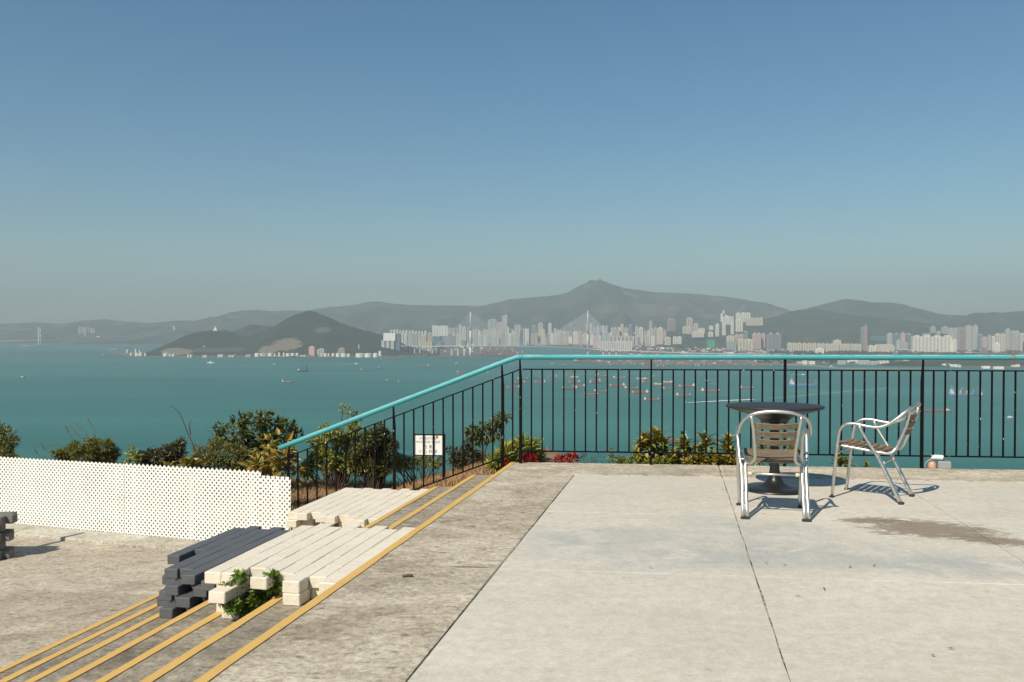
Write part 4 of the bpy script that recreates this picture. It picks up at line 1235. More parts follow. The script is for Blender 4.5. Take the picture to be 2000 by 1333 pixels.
# rosette plants: every large leaf is a part
ros_me = []
for i in range(4):
    mb = MB(); n = 4
    L, W = 0.19, 0.072
    vs = []
    for q in range(n + 1):
        t = q / n
        w = W * math.sin(math.pi * (0.08 + 0.92 * t) ** 0.8) * 0.5 + 0.002
        z = 0.03 * math.sin(t * 2.2) - (0.05 + 0.02 * i) * t * t
        vs += [(-w, L * t, z + w * 0.35), (0, L * t, z), (w, L * t, z + w * 0.35)]
    fs = []
    for q in range(n):
        for k in range(2):
            fs.append((q * 3 + k, q * 3 + k + 1, q * 3 + 4 + k, q * 3 + 3 + k))
    me = mb.add(vs, fs, True).mesh('leaf'); me.materials.append(M['l_rosette']); ros_me.append(me)
def rosette(label, px, py, Y, heads, seed, size=1.0, foot_py=None):
    r = random.Random(seed)
    foot = at(px, foot_py or 925, Y)
    root = thing('rosette_plant', label, 'plant', TR(foot), 'rosette plants growing beyond the terrace edge')
    for (hx, hy, n, s) in heads:
        hd = at(hx, hy, Y + r.uniform(-0.08, 0.08)) - foot
        put('stem', MB().tube(spline([Vector((r.uniform(-.03, .03), 0, -0.1)), hd * 0.5 + in_ball(r) * 0.03, hd], 4), 0.009, 6, False, None, 0.006), M['bark'], root)
        n = int(n * 1.35)
        for i in range(n):
            az = i * 2.4 + r.uniform(-.3, .3)
            el = 1.25 - 1.35 * (i / n) + r.uniform(-.15, .15)
            k = s * size * r.uniform(0.85, 1.2)
            Mx = TR(hd + Vector((0, 0, -0.05 * i / n))) @ RZ(az) @ Matrix.Rotation(el, 4, 'X') @ Matrix.Diagonal((k, k, k, 1))
            put('leaf', r.choice(ros_me), None, root, Mx)
    return root
rosette('big double headed rosette plant left of the ship, with yellowing lower leaves', 1272, 0, 9.25, [(1262, 868, 15, 0.95), (1283, 862, 17, 1.05), (1296, 876, 12, 0.9), (1252, 878, 11, 0.8), (1290, 893, 14, 0.85), (1272, 890, 9, 0.8)], 71)
rosette('slim rosette plant standing right in front of the small ship', 1334, 0, 9.2, [(1335, 874, 15, 0.95), (1345, 890, 11, 0.8), (1325, 897, 10, 0.7)], 72)
rosette('dark upright rosette plant, last full one before the near chair', 1378, 0, 9.2, [(1378, 868, 15, 0.95), (1370, 895, 12, 0.85), (1392, 900, 9, 0.7)], 73)
rosette('rosette plant with a brown tipped leaf just left of the near chair back', 1422, 0, 9.15, [(1424, 866, 10, 0.75), (1418, 880, 13, 0.8), (1430, 895, 11, 0.75), (1410, 900, 9, 0.6)], 74)
rosette('low spreading rosette plant below the bottom bar in the middle', 1350, 0, 9.05, [(1360, 898, 12, 0.8), (1340, 900, 10, 0.7)], 75)
rosette('rosette plant half hidden behind the near chair and the table column', 1495, 0, 9.1, [(1490, 880, 11, 0.75), (1510, 890, 11, 0.8), (1545, 878, 9, 0.7), (1560, 893, 10, 0.7), (1475, 895, 9, 0.7)], 76)
rosette('small low rosette plant seen between the legs of the sideways chair', 1645, 0, 9.0, [(1640, 903, 14, 0.72), (1655, 906, 9, 0.6)], 77)
rosette('yellow tipped rosette plant low between the big double one and the slim one', 1312, 0, 9.1, [(1308, 900, 11, 0.75), (1320, 905, 9, 0.65)], 79)
rosette('low yellowing rosette plant below the dark upright one', 1396, 0, 9.05, [(1396, 903, 12, 0.75), (1380, 906, 9, 0.65), (1412, 906, 8, 0.6)], 80)
rosette('low rosette plant at the left end of the row beside the scrubby weed', 1244, 0, 9.1, [(1246, 893, 11, 0.72), (1262, 903, 9, 0.65)], 82)
rosette('tiny rosette plant right of the legs of the sideways chair', 1690, 0, 8.95, [(1692, 910, 9, 0.42)], 78)
shrub('ground_shrub', 'low yellowing broad leaved growth filling the edge under the rosette plants', 'shrub', 1370, 920, 9.05,
      [(1290, 904, 8), (1312, 900, 7), (1345, 905, 8), (1368, 903, 9), (1392, 904, 8), (1415, 903, 9), (1435, 900, 9), (1262, 905, 7), (1455, 903, 8)], 'l_yellow', 900, 0.075, 0.036, 83, rad=0.004)
# weeds in the front of the near white bench
wf = MT @ Vector((-2.24, 4.12, -0.26))
wr = thing('weed', 'leafy green weed growing out of the front of the nearest white bench', 'weed', TR(wf))
r = random.Random(81); cl = []
for (px, py, rad, hh) in ((470, 1150, 16, -0.13), (490, 1160, 16, -0.2), (510, 1165, 14, -0.2), (480, 1132, 9, -0.08), (530, 1155, 14, -0.16), (548, 1142, 11, -0.1), (500, 1182, 11, -0.23), (455, 1162, 12, -0.16), (548, 1128, 7, -0.05), (490, 1125, 6, -0.03), (480, 1185, 10, -0.2), (520, 1172, 12, -0.2)):
    p = MT @ ((MTI @ on_ter(px, py, hh)) - Vector((-0.01, 0.13, -0.03))) - wf
    cl.append((p, rad * 4.3 / F, 0.75))
put('foliage', foliage(cl, 2600, 0.044, 0.022, r, 0.5, 0.6, 0.0, 3), M['l_weed'], wr)
put('branches', stems(cl, (0, 0.08, 0.0), r, 0.003), M['bark'], wr)

# ================================================================== THE CITY ACROSS THE WATER
def facade(name, col, dark=0.62, floor=3.1, bay=7.0):
    t = NT(name)
    sx = t.n.new('ShaderNodeSeparateXYZ'); t.l.new(t.obj, sx.inputs[0])
    fz = t.math('FRACT', t.math('MULTIPLY', sx.outputs['Z'], 1 / floor))
    win = t.ramp(fz, (0.30, 0.0), (0.38, 1.0), (0.72, 1.0), (0.80, 0.0))
    fx = t.math('FRACT', t.math('MULTIPLY', t.math('ADD', sx.outputs['X'], sx.outputs['Y']), 1 / bay))
    wx = t.ramp(fx, (0.18, 0.0), (0.22, 1.0), (0.78, 1.0), (0.82, 0.0))
    k = t.math('MULTIPLY', win, wx)
    n = t.noise(0.02, 4, 0.6)
    c = t.mix(n, tuple(x * 0.88 for x in col), tuple(min(1, x * 1.08) for x in col))
    c = t.mix(t.math('MULTIPLY', k, dark), c, (0.06, 0.07, 0.08))
    return t.done(c, 0.7, 0, 0.3)
FC = {'w': (0.84, 0.79, 0.68), 'c': (0.72, 0.63, 0.48), 'g': (0.56, 0.54, 0.49), 'p': (0.66, 0.47, 0.43), 'r': (0.40, 0.28, 0.23), 'b': (0.15, 0.18, 0.22), 't': (0.10, 0.19, 0.18),
      'd': (0.24, 0.25, 0.25), 'y': (0.62, 0.58, 0.34), 'o': (0.70, 0.50, 0.34), 'v': (0.42, 0.46, 0.43), 'n': (0.05, 0.36, 0.20), 'W': (0.86, 0.84, 0.79), 'k': (0.72, 0.42, 0.38)}
FM = {}
for key, col in FC.items():
    FM[key] = facade('facade_' + {'w': 'white', 'c': 'cream', 'g': 'grey', 'p': 'pink', 'r': 'brown', 'b': 'blue', 't': 'teal', 'd': 'dark_grey', 'y': 'yellow', 'o': 'peach', 'v': 'green_grey', 'n': 'green_net', 'W': 'bright_white', 'k': 'coral'}[key],
                     col, 0.0 if key in 'nW' else (0.25 if key in 'btd' else 0.32))
M['deckc'] = m_plain('bridge_concrete', (0.56, 0.54, 0.48), 0.8, scale=0.02)
M['steel'] = m_plain('pale_bridge_steel', (0.62, 0.62, 0.60), 0.5, scale=0.02)
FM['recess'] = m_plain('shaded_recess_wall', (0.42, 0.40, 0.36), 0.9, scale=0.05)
CN = {'w': 'white', 'c': 'cream', 'g': 'grey', 'p': 'pink', 'r': 'brown', 'b': 'dark blue', 't': 'teal', 'd': 'dark grey', 'y': 'yellowish', 'o': 'peach', 'v': 'greenish grey', 'n': 'green', 'W': 'bright white', 'k': 'coral pink'}
br = random.Random(99)
def building(x0, x1, top, base, Y, col, label=None, bays=1, depth=None, roof=True, name='tower_block', cat='building', group=None, crown=None, ground=-25):
    a, b = at(x0, base, Y), at(x1, base, Y)
    zt = at(x0, top, Y).z
    w = b.x - a.x
    h = zt - a.z
    dp = depth or max(14, min(34, w * 0.8))
    cx = (a.x + b.x) / 2
    root = thing(name, label, cat, TR((cx, Y + dp / 2, a.z)), group)
    mb = MB()
    if bays <= 1:
        mb.box(-w / 2, w / 2, -dp / 2, dp / 2, ground, h)
    else:
        n = bays
        step = w / n
        for i in range(n):
            x = -w / 2 + step * i
            j = br.uniform(-0.018, 0.018) * h
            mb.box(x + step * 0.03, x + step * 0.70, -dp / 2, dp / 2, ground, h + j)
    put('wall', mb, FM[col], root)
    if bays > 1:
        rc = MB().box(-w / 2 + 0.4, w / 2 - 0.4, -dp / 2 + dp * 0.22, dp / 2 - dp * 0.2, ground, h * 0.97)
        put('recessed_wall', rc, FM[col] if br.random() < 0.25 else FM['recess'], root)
    if roof:
        rb = MB()
        m = max(1, min(4, bays // 2))
        for i in range(m):
            c0 = -w / 2 + w * (i + 0.5) / m
            q = w / m * br.uniform(0.16, 0.28)
            rb.box(c0 - q, c0 + q, -dp * 0.2, dp * 0.25, h * 0.94, h + min(9, 0.07 * h + 2.5))
        put('roof_house', rb, FM[crown or ('g' if col not in 'wcW' else col)], root)
    return root
def gy(base): return F * 187.0 / (base - 640)
BT = 'building'
# --- prominent buildings, each with its own label
b_ = building
big = b_(744.5, 772, 665, 692, 5750, 'g', 'massive waterfront block with a bright blank white top left of the cable stayed bridge', 3, 60, False)
put('blank_top', MB().box(at(747, 0, 5750).x - big.location.x, at(770.5, 0, 5750).x - big.location.x, -31, 20, at(0, 665, 5750).z - big.location.z - 3, at(0, 651, 5750).z - big.location.z), FM['W'], big)
put('side_tower', MB().box(at(771, 0, 5750).x - big.location.x, at(779, 0, 5750).x - big.location.x, -20, 45, -20, at(0, 652, 5750).z - big.location.z), FM['b'], big)
b_(603, 614, 678, 691, 5450, 'k', 'coral pink block at the foot of the island quarry beside the tanks', 1, None, True)
b_(660, 673, 681, 691, 5500, 'r', 'dull pink low block behind the white tanks on the island')
b_(619, 634, 682.5, 692, 5450, 'g', 'low grey and white sheds right of the coral pink block', 3)
b_(860, 889, 657, 676, 7400, 'b', 'wide dark blue glass block above the bridge approach', 1, 60, False)
b_(845, 860, 657.5, 676, 7350, 't', 'green glass block joined to the left of the dark blue glass block', 1, 60, False)
b_(818, 845, 668, 676.5, 7200, 'c', 'long cream podium with green roof left of the green glass block', 5, 60, False)
b_(980, 985.5, 618, 672, 8900, 'v', 'left one of the two very slim tall towers between the bridge pylons')
b_(985.7, 990.5, 615.5, 672, 9000, 'g', 'right one of the two very slim tall towers, with a rounded crown')
b_(953, 971, 625, 672, 9300, 'v', 'broad hazy block just left of the slim tall pair of towers', 2)
b_(970, 982, 631, 672, 9200, 'p', 'broad hazy pinkish hotel like block behind the slim tall pair', 2)
b_(1038, 1048, 637, 668, 8600, 'd', 'dark grey hazy tower with flat roof standing before the open gap', 1)
b_(1051, 1061, 631.5, 668, 8600, 'g', 'tall grey tower behind the yellowish one midway between the pylons', 2)
b_(1055, 1064, 643.5, 668, 8300, 'y', 'yellowish tower midway between the bridge pylons')
b_(1071, 1078, 632.5, 666, 8500, 'w', 'slim white tower with dark stripe right of the yellowish tower', 2)
b_(1137, 1147, 652, 668, 7700, 'o', 'peach coloured block directly left of the right bridge pylon')
b_(1119, 1129, 648, 668, 7800, 'c', 'square cream block two places left of the right bridge pylon')
b_(1111, 1117, 658, 666, 7500, 'W', 'tiny bright white cube of a building left of the right pylon')
b_(1154, 1161, 656, 668, 7300, 'W', 'small bright white block just right of the right bridge pylon')
b_(1159, 1168, 658, 674, 7200, 'k', 'small coral block right of the right bridge pylon')
b_(1167, 1175, 657, 675, 7150, 'w', 'white block with dark slits right of the small coral block', 3)
b_(1176, 1236, 667, 684, 6500, 'w', 'long white terminal building with columns behind the bridge deck', 14, 70, False)
b_(1188, 1248, 657, 669, 7300, 'g', 'long grey podium building above the white terminal building', 8, 60, False)
b_(1268, 1274, 628, 668, 8300, 'v', 'slim greenish tower with pointed top behind the cream cluster', 1)
b_(1284, 1296, 641, 668, 7700, 'c', 'bright cream tower at the right end of the dense cluster', 2, crown='w')
b_(1305, 1320, 624, 642, 7900, 'r', 'wide brown tower standing alone on the wooded knoll', 4)
b_(1341, 1354, 622, 648, 7900, 'p', 'pink tower block standing alone right of the brown one', 3)
b_(1355, 1365, 633, 650, 7850, 'g', 'pale grey tower tucked against the right of the pink tower block', 2)
b_(1334, 1350, 638.5, 647, 7750, 'c', 'low cream hospital like block in front of the pink tower block', 4)
b_(1353, 1376, 648.5, 654, 7650, 'w', 'low white sprawling building below the pink tower block', 5, 50)
b_(1364, 1378, 642, 647, 7700, 'c', 'tan low building on the slope right of the pale grey tower', 3)
b_(1384, 1394, 649, 653, 7600, 'w', 'tiny white house row on the wooded slope', 2)
b_(1386, 1393, 637, 640, 7950, 'w', 'tiny white house on the ridge left of the white slab estate', 1)
b_(1299, 1311, 659.5, 669, 7350, 'c', 'small cream block at the foot of the wooded knoll', 3)
b_(1315, 1332, 658.5, 667, 7350, 'w', 'low white block with stepped roof at the foot of the wooded knoll', 5)
b_(1383, 1396, 664, 673, 7000, 'n', 'building wrapped in bright green scaffold netting', 1, None, False)
b_(1398, 1405.5, 634, 652, 7500, 'w', 'leftmost of the three slim white towers on the hillside', 2)
b_(1411, 1418.5, 631.5, 650, 7500, 'w', 'middle one of the three slim white towers on the hillside', 2)
b_(1428, 1434, 630, 648, 7500, 'w', 'rightmost of the three slim white towers on the hillside', 2)
for i, (x0, x1, tp_) in enumerate(((1411, 1417, 612.5), (1417, 1422, 615), (1422, 1427, 617), (1427, 1434, 619.5))):
    pass
st_ = b_(1411, 1434, 618.5, 629, 7700, 'w', 'white slab estate stepping down to the right on the hill', 6, 30, False)
z0 = st_.location.z
for (x0, x1, tp_) in ((1411, 1417, 612.5), (1417.2, 1422, 615), (1422.2, 1427, 617), (1415, 1418, 606.5)):
    put('raised_block', MB().box(at(x0, 0, 7700).x - st_.location.x, at(x1, 0, 7700).x - st_.location.x, -12, 10, 0, at(0, tp_, 7700).z - z0), FM['w'], st_)
b_(1438, 1467, 612, 624.5, 7750, 'w', 'upper white slab estate on the hill behind the stepped one', 7, 30)
b_(1458, 1491, 621.5, 631, 7650, 'c', 'lower right cream slab estate on the hill under the ridge', 8, 30)
b_(1437.5, 1452, 625, 643, 7500, 'w', 'white twin tower group in front of the upper hill estate', 3, 30)
b_(1420, 1436, 657, 668, 6900, 'c', 'cream factory block left of the pinkish towers', 3)
b_(1436, 1453, 654, 667, 6950, 'p', 'pinkish factory block behind the cream factory block', 4)
b_(1453, 1461, 648.5, 666, 7100, 'd', 'dark grey slim tower behind the pinkish factory block')
b_(1442, 1472, 664, 680, 6600, 'c', 'wide cream stepped factory block in front of the pinkish ones', 5, 60)
b_(1421, 1439, 667, 678, 6600, 'v', 'greenish grey factory block left of the wide cream one', 4)
b_(1471, 1487, 652, 676, 6750, 'p', 'pale pink ribbed tower pair left of the blue grey towers', 4)
b_(1487.5, 1496, 653, 674, 6800, 'k', 'rosy ribbed tower joined to the pale pink pair', 2)
b_(1500, 1527, 652.5, 677, 6700, 'd', 'row of four blue grey towers with cream roofs', 4, 40, True, crown='c')
for i, (x0, x1, lab) in enumerate(((1539, 1567, 'left end section of the very long cream slab housing estate'), (1567.5, 1596, 'second section of the very long cream slab estate, behind the small white block'), (1596.5, 1612, 'short third section of the very long cream slab estate'),
                                    (1613, 1640, 'fourth section of the very long cream slab estate'), (1640.5, 1662, 'fifth section of the very long cream slab estate'), (1662.5, 1683, 'right end section of the long cream slab estate, beside the tall slim tower'))):
    b_(x0, x1, 671 + 0.45 * i, 687, 6350, 'c', lab, 6 if x1 - x0 > 20 else 4, 30, True, crown='g', group='sections of the long cream slab estate')
b_(1629, 1644, 665, 672, 7000, 'w', 'small white block peeping over the long cream slab estate', 3)
b_(1593, 1611, 681.5, 693, 5900, 'W', 'small bright white block in front of the long cream slab estate', 3)
b_(1682, 1688, 642, 686, 6400, 'd', 'dark left half of the tall slim twin tower', 1)
b_(1688.1, 1694, 638, 686, 6390, 'r', 'pinkish brown right half of the tall slim twin tower', 1)
b_(1704, 1734, 656.5, 674, 7400, 't', 'long dark teal building with a pale roof line behind the cream hall', 1, 60, False)
b_(1733, 1764, 643, 664, 8300, 'w', 'pale broad block rising behind the dark glass towers', 7)
b_(1721, 1730, 646, 662, 8300, 'w', 'short rounded pale tower left of the broad pale block')
b_(1770, 1784, 642, 664, 8300, 'r', 'brown and white block behind the right of the dark glass towers', 3)
b_(1789, 1798, 642, 664, 8300, 'g', 'pale grey block behind the white ribbed estate, at its left end', 2)
b_(1735, 1744, 652, 680, 7200, 'g', 'grey tower at the left of the dark glass towers', 1)
b_(1744.5, 1760, 653, 680, 7150, 'b', 'dark blue glass tower pair beside the coral tower', 3)
b_(1761, 1768, 651, 676, 7100, 'k', 'coral red tower among the dark glass towers')
b_(1768.5, 1783, 653.5, 680, 7200, 'b', 'dark blue tower right of the coral red tower', 2)
b_(1752, 1759, 665, 683, 6700, 'g', 'slim grey tower in front of the dark blue glass pair')
b_(1761, 1774, 669, 683, 6700, 'g', 'low grey tower pair below the coral red tower', 3)
b_(1719, 1738, 673, 687, 6000, 'c', 'blank cream hall with flat roof near the right shore', 1, 60, False)
b_(1698, 1718, 676, 688, 6050, 'w', 'white sheds left of the blank cream hall', 4)
b_(1738.5, 1747, 675, 686, 6050, 'c', 'small cream annex right of the blank cream hall', 1)
b_(1783, 1862, 657.5, 686.5, 6300, 'w', 'long white ribbed housing estate, the brightest wall at the right', 11, 36)
b_(1862.5, 1870, 664.5, 686.5, 6280, 'w', 'lower narrow white end block of the ribbed estate', 2)
b_(1819, 1829, 639, 668, 7600, 'v', 'left hazy tower rising behind the white ribbed estate', 2)
b_(1830, 1838, 648, 668, 7500, 'g', 'shorter hazy tower between the two tall ones behind the ribbed estate', 2)
b_(1841, 1855, 639, 668, 7600, 'v', 'right hazy tower rising behind the white ribbed estate', 2)
b_(1804, 1818, 653, 668, 7400, 'g', 'low hazy grey blocks peeping over the ribbed estate', 4)
b_(1855.5, 1873, 642.5, 684, 6800, 'g', 'dense pinkish grey tower wall right of the ribbed estate', 5)
b_(1873.5, 1888, 642, 684, 6750, 'r', 'brownish tower wall next to the dense pinkish grey one', 4)
b_(1888.5, 1899, 637.5, 684, 6700, 'g', 'tall grey tower with rounded crown, left one of the tall pair', 2)
b_(1902, 1911, 637, 684, 6650, 'g', 'tall grey tower with rounded crown, right one of the tall pair', 2)
b_(1912, 1920, 655, 684, 6600, 'd', 'dark grey mid height tower right of the tall pair', 1)
b_(1966, 1974, 643.5, 684, 6700, 'g', 'grey tower with pointed roof near the right edge', 2)
b_(1977, 1992, 648, 684, 6650, 'g', 'broad grey ribbed tower near the right edge', 4)
b_(1944, 1954, 671, 689, 6100, 'W', 'bright white ribbed block at the foot of the right hand towers', 3)
b_(1920.5, 1927, 679, 693, 5900, 'd', 'small dark grey block in front of the expressway', 1)
b_(1940, 1948, 686, 693, 5850, 'o', 'tiny peach block in front of the expressway')
for nm, x0, x1, t0, c in (('pinkish tower cluster left of the dip near the right edge', 1920.5, 1930, 660, 'p'), ('grey tower left of the cream group near the right edge', 1931, 1937, 656, 'g'),
                          ('pale tower between the grey one and the cream group', 1938, 1945, 659, 'w'), ('cream tower group before the pointed roof tower', 1946, 1965, 653.5, 'c'), ('cream tower cut by the right edge of the picture', 1993, 2004, 653, 'c'),
                          ('dark blue glass block low at the right edge', 1997, 2010, 668, 'b')):
    b_(x0, x1, t0, 686, 6500, c, nm, 4 if x1 - x0 > 14 else 2)
for i, (x0, x1, t0, c) in enumerate(((2012, 2028, 650, 'w'), (2032, 2050, 645, 'g'), (2056, 2076, 655, 'c'), (2080, 2100, 648, 'g'), (2106, 2130, 657, 'w'))):
    b_(x0, x1, t0, 686, 6500 + 60 * i, c, '%s %s tower just outside the right edge' % (ORD[i], CN[c]), 3, group='towers beyond the right edge')

# --- hazy clusters: (x0, x1, top, colour)
def cluster(rows, Y, base, where, grp):
    rows = sorted(rows)
    cnt = {}
    for (x0, x1, t0, c) in rows:
        k = cnt.get(c, 0); cnt[c] = k + 1
    seen = {}
    for (x0, x1, t0, c) in rows:
        i = seen.get(c, 0); seen[c] = i + 1
        lab = ('only %s tower block ' % CN[c] if cnt[c] == 1 else '%s %s tower from the left ' % (ORD[i], CN[c])) + where
        yy = Y + br.uniform(-160, 160)
        b_(x0, x1, t0, base, yy, c, lab, 1 if x1 - x0 < 5 else 2 if x1 - x0 < 9 else 3, None, True, group=grp)
cluster([(761 + 6.1 * i, 766.2 + 6.1 * i, 645 + (0.35 * i if i < 9 else 3) + br.uniform(-.4, .4), 'w' if i % 3 else 'c') for i in range(12)], 9000, 672, 'in the hazy row above the waterfront block', 'hazy housing row left of the bridge')
cluster([(782, 788, 653.5, 'w'), (788.5, 795, 654, 'w'), (803, 809, 653, 'g'), (809.5, 815, 653.5, 'g'), (835, 844, 651, 'o'), (822, 833, 656, 'c')], 7900, 675, 'before the hazy housing row', 'pale towers above the bridge approach')
cluster([(844 + 5.2 * i, 848.6 + 5.2 * i, 637 + br.uniform(-.3, .3), 'w') for i in range(6)] + [(875, 882, 641, 'g'), (882.5, 889, 642, 'g'), (889.5, 895, 642.5, 'v')], 9300, 672, 'in the ribbed row above the blue glass block', 'tall ribbed row')
cluster([(884, 890, 651, 'c'), (890.5, 896, 651.5, 'c'), (896, 902, 636.5, 'w'), (902.5, 906, 640, 'g'), (903, 911, 639.5, 'w'), (889, 900, 660, 'g'), (900, 912, 665, 'd')], 8200, 675, 'just left of the left bridge pylon', 'towers left of the left pylon')
cluster([(912.5, 918, 641, 'v'), (922.5, 927, 645, 'v'), (927.5, 933, 644, 'g'), (933.5, 938, 645.5, 'w'), (939, 943, 648, 'v'), (943.5, 948, 644, 'g'), (948.5, 954, 646, 'c'), (954.5, 958, 650, 'c'), (958.5, 963.5, 645, 'c'), (964, 969.5, 644.5, 'w'), (970, 974, 649, 'g'), (974.5, 979, 648, 'o'), (991, 994, 640, 'w'), (994.5, 998.5, 641, 'c'), (999, 1003.5, 645, 'g'), (1004.5, 1008, 635, 'v'), (1008.5, 1011.5, 636, 'g'), (1012.5, 1017, 635.5, 'g'), (1018.5, 1021, 642.5, 'w'), (1021.5, 1024, 643.5, 'g'), (1025, 1029, 642.5, 'w'), (1029.5, 1033, 643.5, 'w')], 8900, 672, 'in the hazy crowd right of the left pylon', 'hazy crowd of towers right of the left pylon')
cluster([(934, 941, 655, 'c'), (944, 951, 658, 'w'), (955, 961, 656, 'g'), (963, 970, 657, 'g'), (978, 985, 649, 'v'), (986, 992, 652, 'c'), (993, 1000, 653, 'w'), (1001, 1009, 650, 'c'), (1010, 1015, 656, 'g')], 8300, 674, 'in the lower row before the hazy crowd', 'lower row before the hazy crowd')
cluster([(1037, 1044, 653, 'p'), (1044.5, 1051, 652, 'p'), (1061.5, 1067, 653, 'o'), (1067.5, 1073, 654, 'd'), (1076, 1081, 652, 'w'), (1081.5, 1087, 643, 'c'), (1087.5, 1091, 645, 'p'), (1091.5, 1099, 647, 'p'), (1099.5, 1106, 648, 'c'), (1107, 1112, 648, 'g'), (1112.5, 1117, 647, 'd'), (1129.5, 1136.5, 648.5, 'p'), (1081, 1090, 655, 'c'), (1092, 1101, 654, 'w'), (1102, 1109, 656, 'o'), (1049, 1056, 656, 'c')], 8150, 669, 'left of the right bridge pylon', 'crowd of towers left of the right pylon')
cluster([(1144.5, 1148, 635, 'g'), (1152, 1157.5, 634, 'w'), (1156, 1165, 642, 'p'), (1165.5, 1170, 638, 'g'), (1170.5, 1175.5, 639, 'd'), (1176, 1181.5, 638, 'w'), (1182, 1187.5, 637.5, 'g'), (1193.5, 1199, 641, 'c'), (1199.5, 1205, 640, 'g'), (1206, 1209, 639, 'o'), (1209.5, 1212, 641, 'w'), (1212.5, 1218.5, 634.5, 'c'), (1219, 1227, 641, 'g'), (1227.5, 1235, 635.5, 'd'), (1241, 1247, 639, 'c'), (1247.5, 1257, 641, 'w'), (1258, 1264, 648, 'g'), (1264.5, 1271, 647, 'w'), (1271.5, 1277, 643, 'c'), (1277.5, 1283.5, 641, 'p'), (1296.5, 1302, 646, 'p'), (1250, 1257.5, 651, 'y'), (1236, 1243, 651, 'p')], 8050, 670, 'in the cluster right of the right pylon', 'dense cluster right of the right pylon')
cluster([(1188, 1196, 652, 'w'), (1203, 1211, 654, 'g'), (1219, 1228, 653, 'w'), (1243, 1250, 656, 'c'), (1260, 1268, 656, 'g'), (1272, 1280, 658, 'w')], 7500, 671, 'in front of the cluster right of the right pylon', 'front row of the dense cluster')
# far left shore
cluster([(101, 106, 645, 'w'), (106.5, 112, 646, 'w'), (122, 126.5, 652, 'w'), (127, 131.5, 652.3, 'v'), (132, 137, 652, 'w'), (137.5, 142.5, 652.4, 'v'), (143, 148, 652, 'w'), (153, 158, 639, 'g'), (158.5, 163, 640, 'v'), (163.5, 168.5, 639.5, 'g'), (169, 174, 640, 'p'), (176, 180, 642, 'g'), (181, 185, 643, 'v'), (198, 206, 655, 'g'), (208, 212, 648, 'w')], 11200, 669, 'on the far left shore behind the bridge', 'towers on the far left shore')
b_(187, 195, 658, 667, 10600, 'W', 'bright white block on the far left shore under the hills')
b_(5, 16, 655, 661, 11600, 'w', 'pale terraced houses on the far left hillside, left group', 4)
b_(17, 29, 652, 660, 11700, 'g', 'pale terraced houses on the far left hillside, right group', 4)
b_(393, 400, 677, 681, 5600, 'c', 'small cream house on the island slope above the left tanks')
pg = thing('pagoda', 'tiny white stepped tower on top of the left island hump', 'pagoda', TR(at(421, 646.5, 6100)))
for i in range(4):
    put('storey', MB().box(-14 + 3.2 * i, 14 - 3.2 * i, -12 + 3 * i, 12 - 3 * i, -8 if i == 0 else 7 * i, 7 * i + 6.5), FM['W'], pg)
put('spire', MB().tube([(0, 0, 26), (0, 0, 38)], 1.6, 6), FM['W'], pg)
# low sheds and port buildings behind the turquoise rail, and houses on the near right shore
sheds = []
for i in range(39):
    x = 1165 + i * 9.9 + br.uniform(-3, 3)
    sheds.append((x, x + br.uniform(5, 13), br.uniform(677, 689)))
for i, (x0, x1, row) in enumerate(sorted(sheds)):
    if row > 686 and x0 < 1190: continue
    Yb = gy(row + 2.6)
    b_(x0, x1, row, row + 2.6, Yb, br.choice('wWWcgpr'), '%s low port shed from the left behind the turquoise rail' % ORD[i], 1, 40, False, 'shed', 'shed', 'low port sheds behind the rail', ground=-8)
for i, (x0, x1, t0, b0, c) in enumerate(((1558, 1566, 707, 710.5, 'g'), (1569, 1577, 705, 711, 'w'), (1582, 1592, 706, 711, 'w'), (1610, 1625, 707, 709, 'W'), (1639, 1653, 704.5, 711, 'g'), (1657, 1678, 704, 710, 'w'), (1680, 1700, 704, 711, 'g'), (1703, 1716, 706, 712, 'g'), (1718, 1738, 705, 712, 'w'))):
    b_(x0, x1, t0, b0, gy(b0 + 0.2), c, '%s low shore building from the left, just under the turquoise rail by the bay' % ORD[i], 3 if x1 - x0 > 11 else 1, 25, False, 'shore_building', 'building', 'low buildings on the bay shore', ground=-6)
for i, (x0, x1, t0, b0) in enumerate(((1767, 1775, 704, 708), (1781, 1787, 706, 709), (1843, 1848, 711, 714), (1853, 1857, 711, 713.5), (1858, 1861, 712, 714.5), (1865, 1869, 712, 715), (1873, 1877, 713, 715.5), (1921, 1934, 715.5, 718), (1944, 1961, 716.5, 719), (1979, 1986, 713.5, 716), (1988, 1992, 712.5, 716))):
    b_(x0, x1, t0, b0, gy(b0 + 0.6) - 30, 'W' if i % 3 else 'w', '%s small white house from the left under the wooded shore' % ORD[i], 1, 18, False, 'house', 'house', 'small white houses on the right shore', ground=-8)
# crowded low blocks at the foot of the towers
def low_blocks(n, x0, x1, r0, r1, where, grp, seed, cols='wwWcgpogr'):
    r_ = random.Random(seed)
    for i in range(n):
        x = r_.uniform(x0, x1); base = r_.uniform(r0, r1)
        w = r_.uniform(2.4, 6.5); h = r_.uniform(1.6, 5.5) * (1.25 if base < 676 else 0.8)
        b_(x, x + w, base - h, base, gy(base), r_.choice(cols), 'small low block ' + where, 1, None, False, 'low_block', 'building', grp, ground=-8)
low_blocks(46, 1022, 1180, 668.5, 675.5, 'among the crowded low blocks left of the right pylon', 'crowded low blocks left of the right pylon', 1)
low_blocks(64, 1180, 1420, 671, 687, 'in the crowded port district right of the right pylon', 'crowded port district right of the right pylon', 2)
low_blocks(34, 1405, 1540, 676, 689, 'below the pink and blue grey towers', 'low blocks below the pink and blue grey towers', 3)
low_blocks(30, 1695, 1790, 674, 690, 'around the blank cream hall', 'low blocks around the blank cream hall', 4, 'wWcgg')
low_blocks(44, 1868, 2015, 672, 691, 'at the foot of the right hand towers', 'low blocks at the foot of the right hand towers', 5)
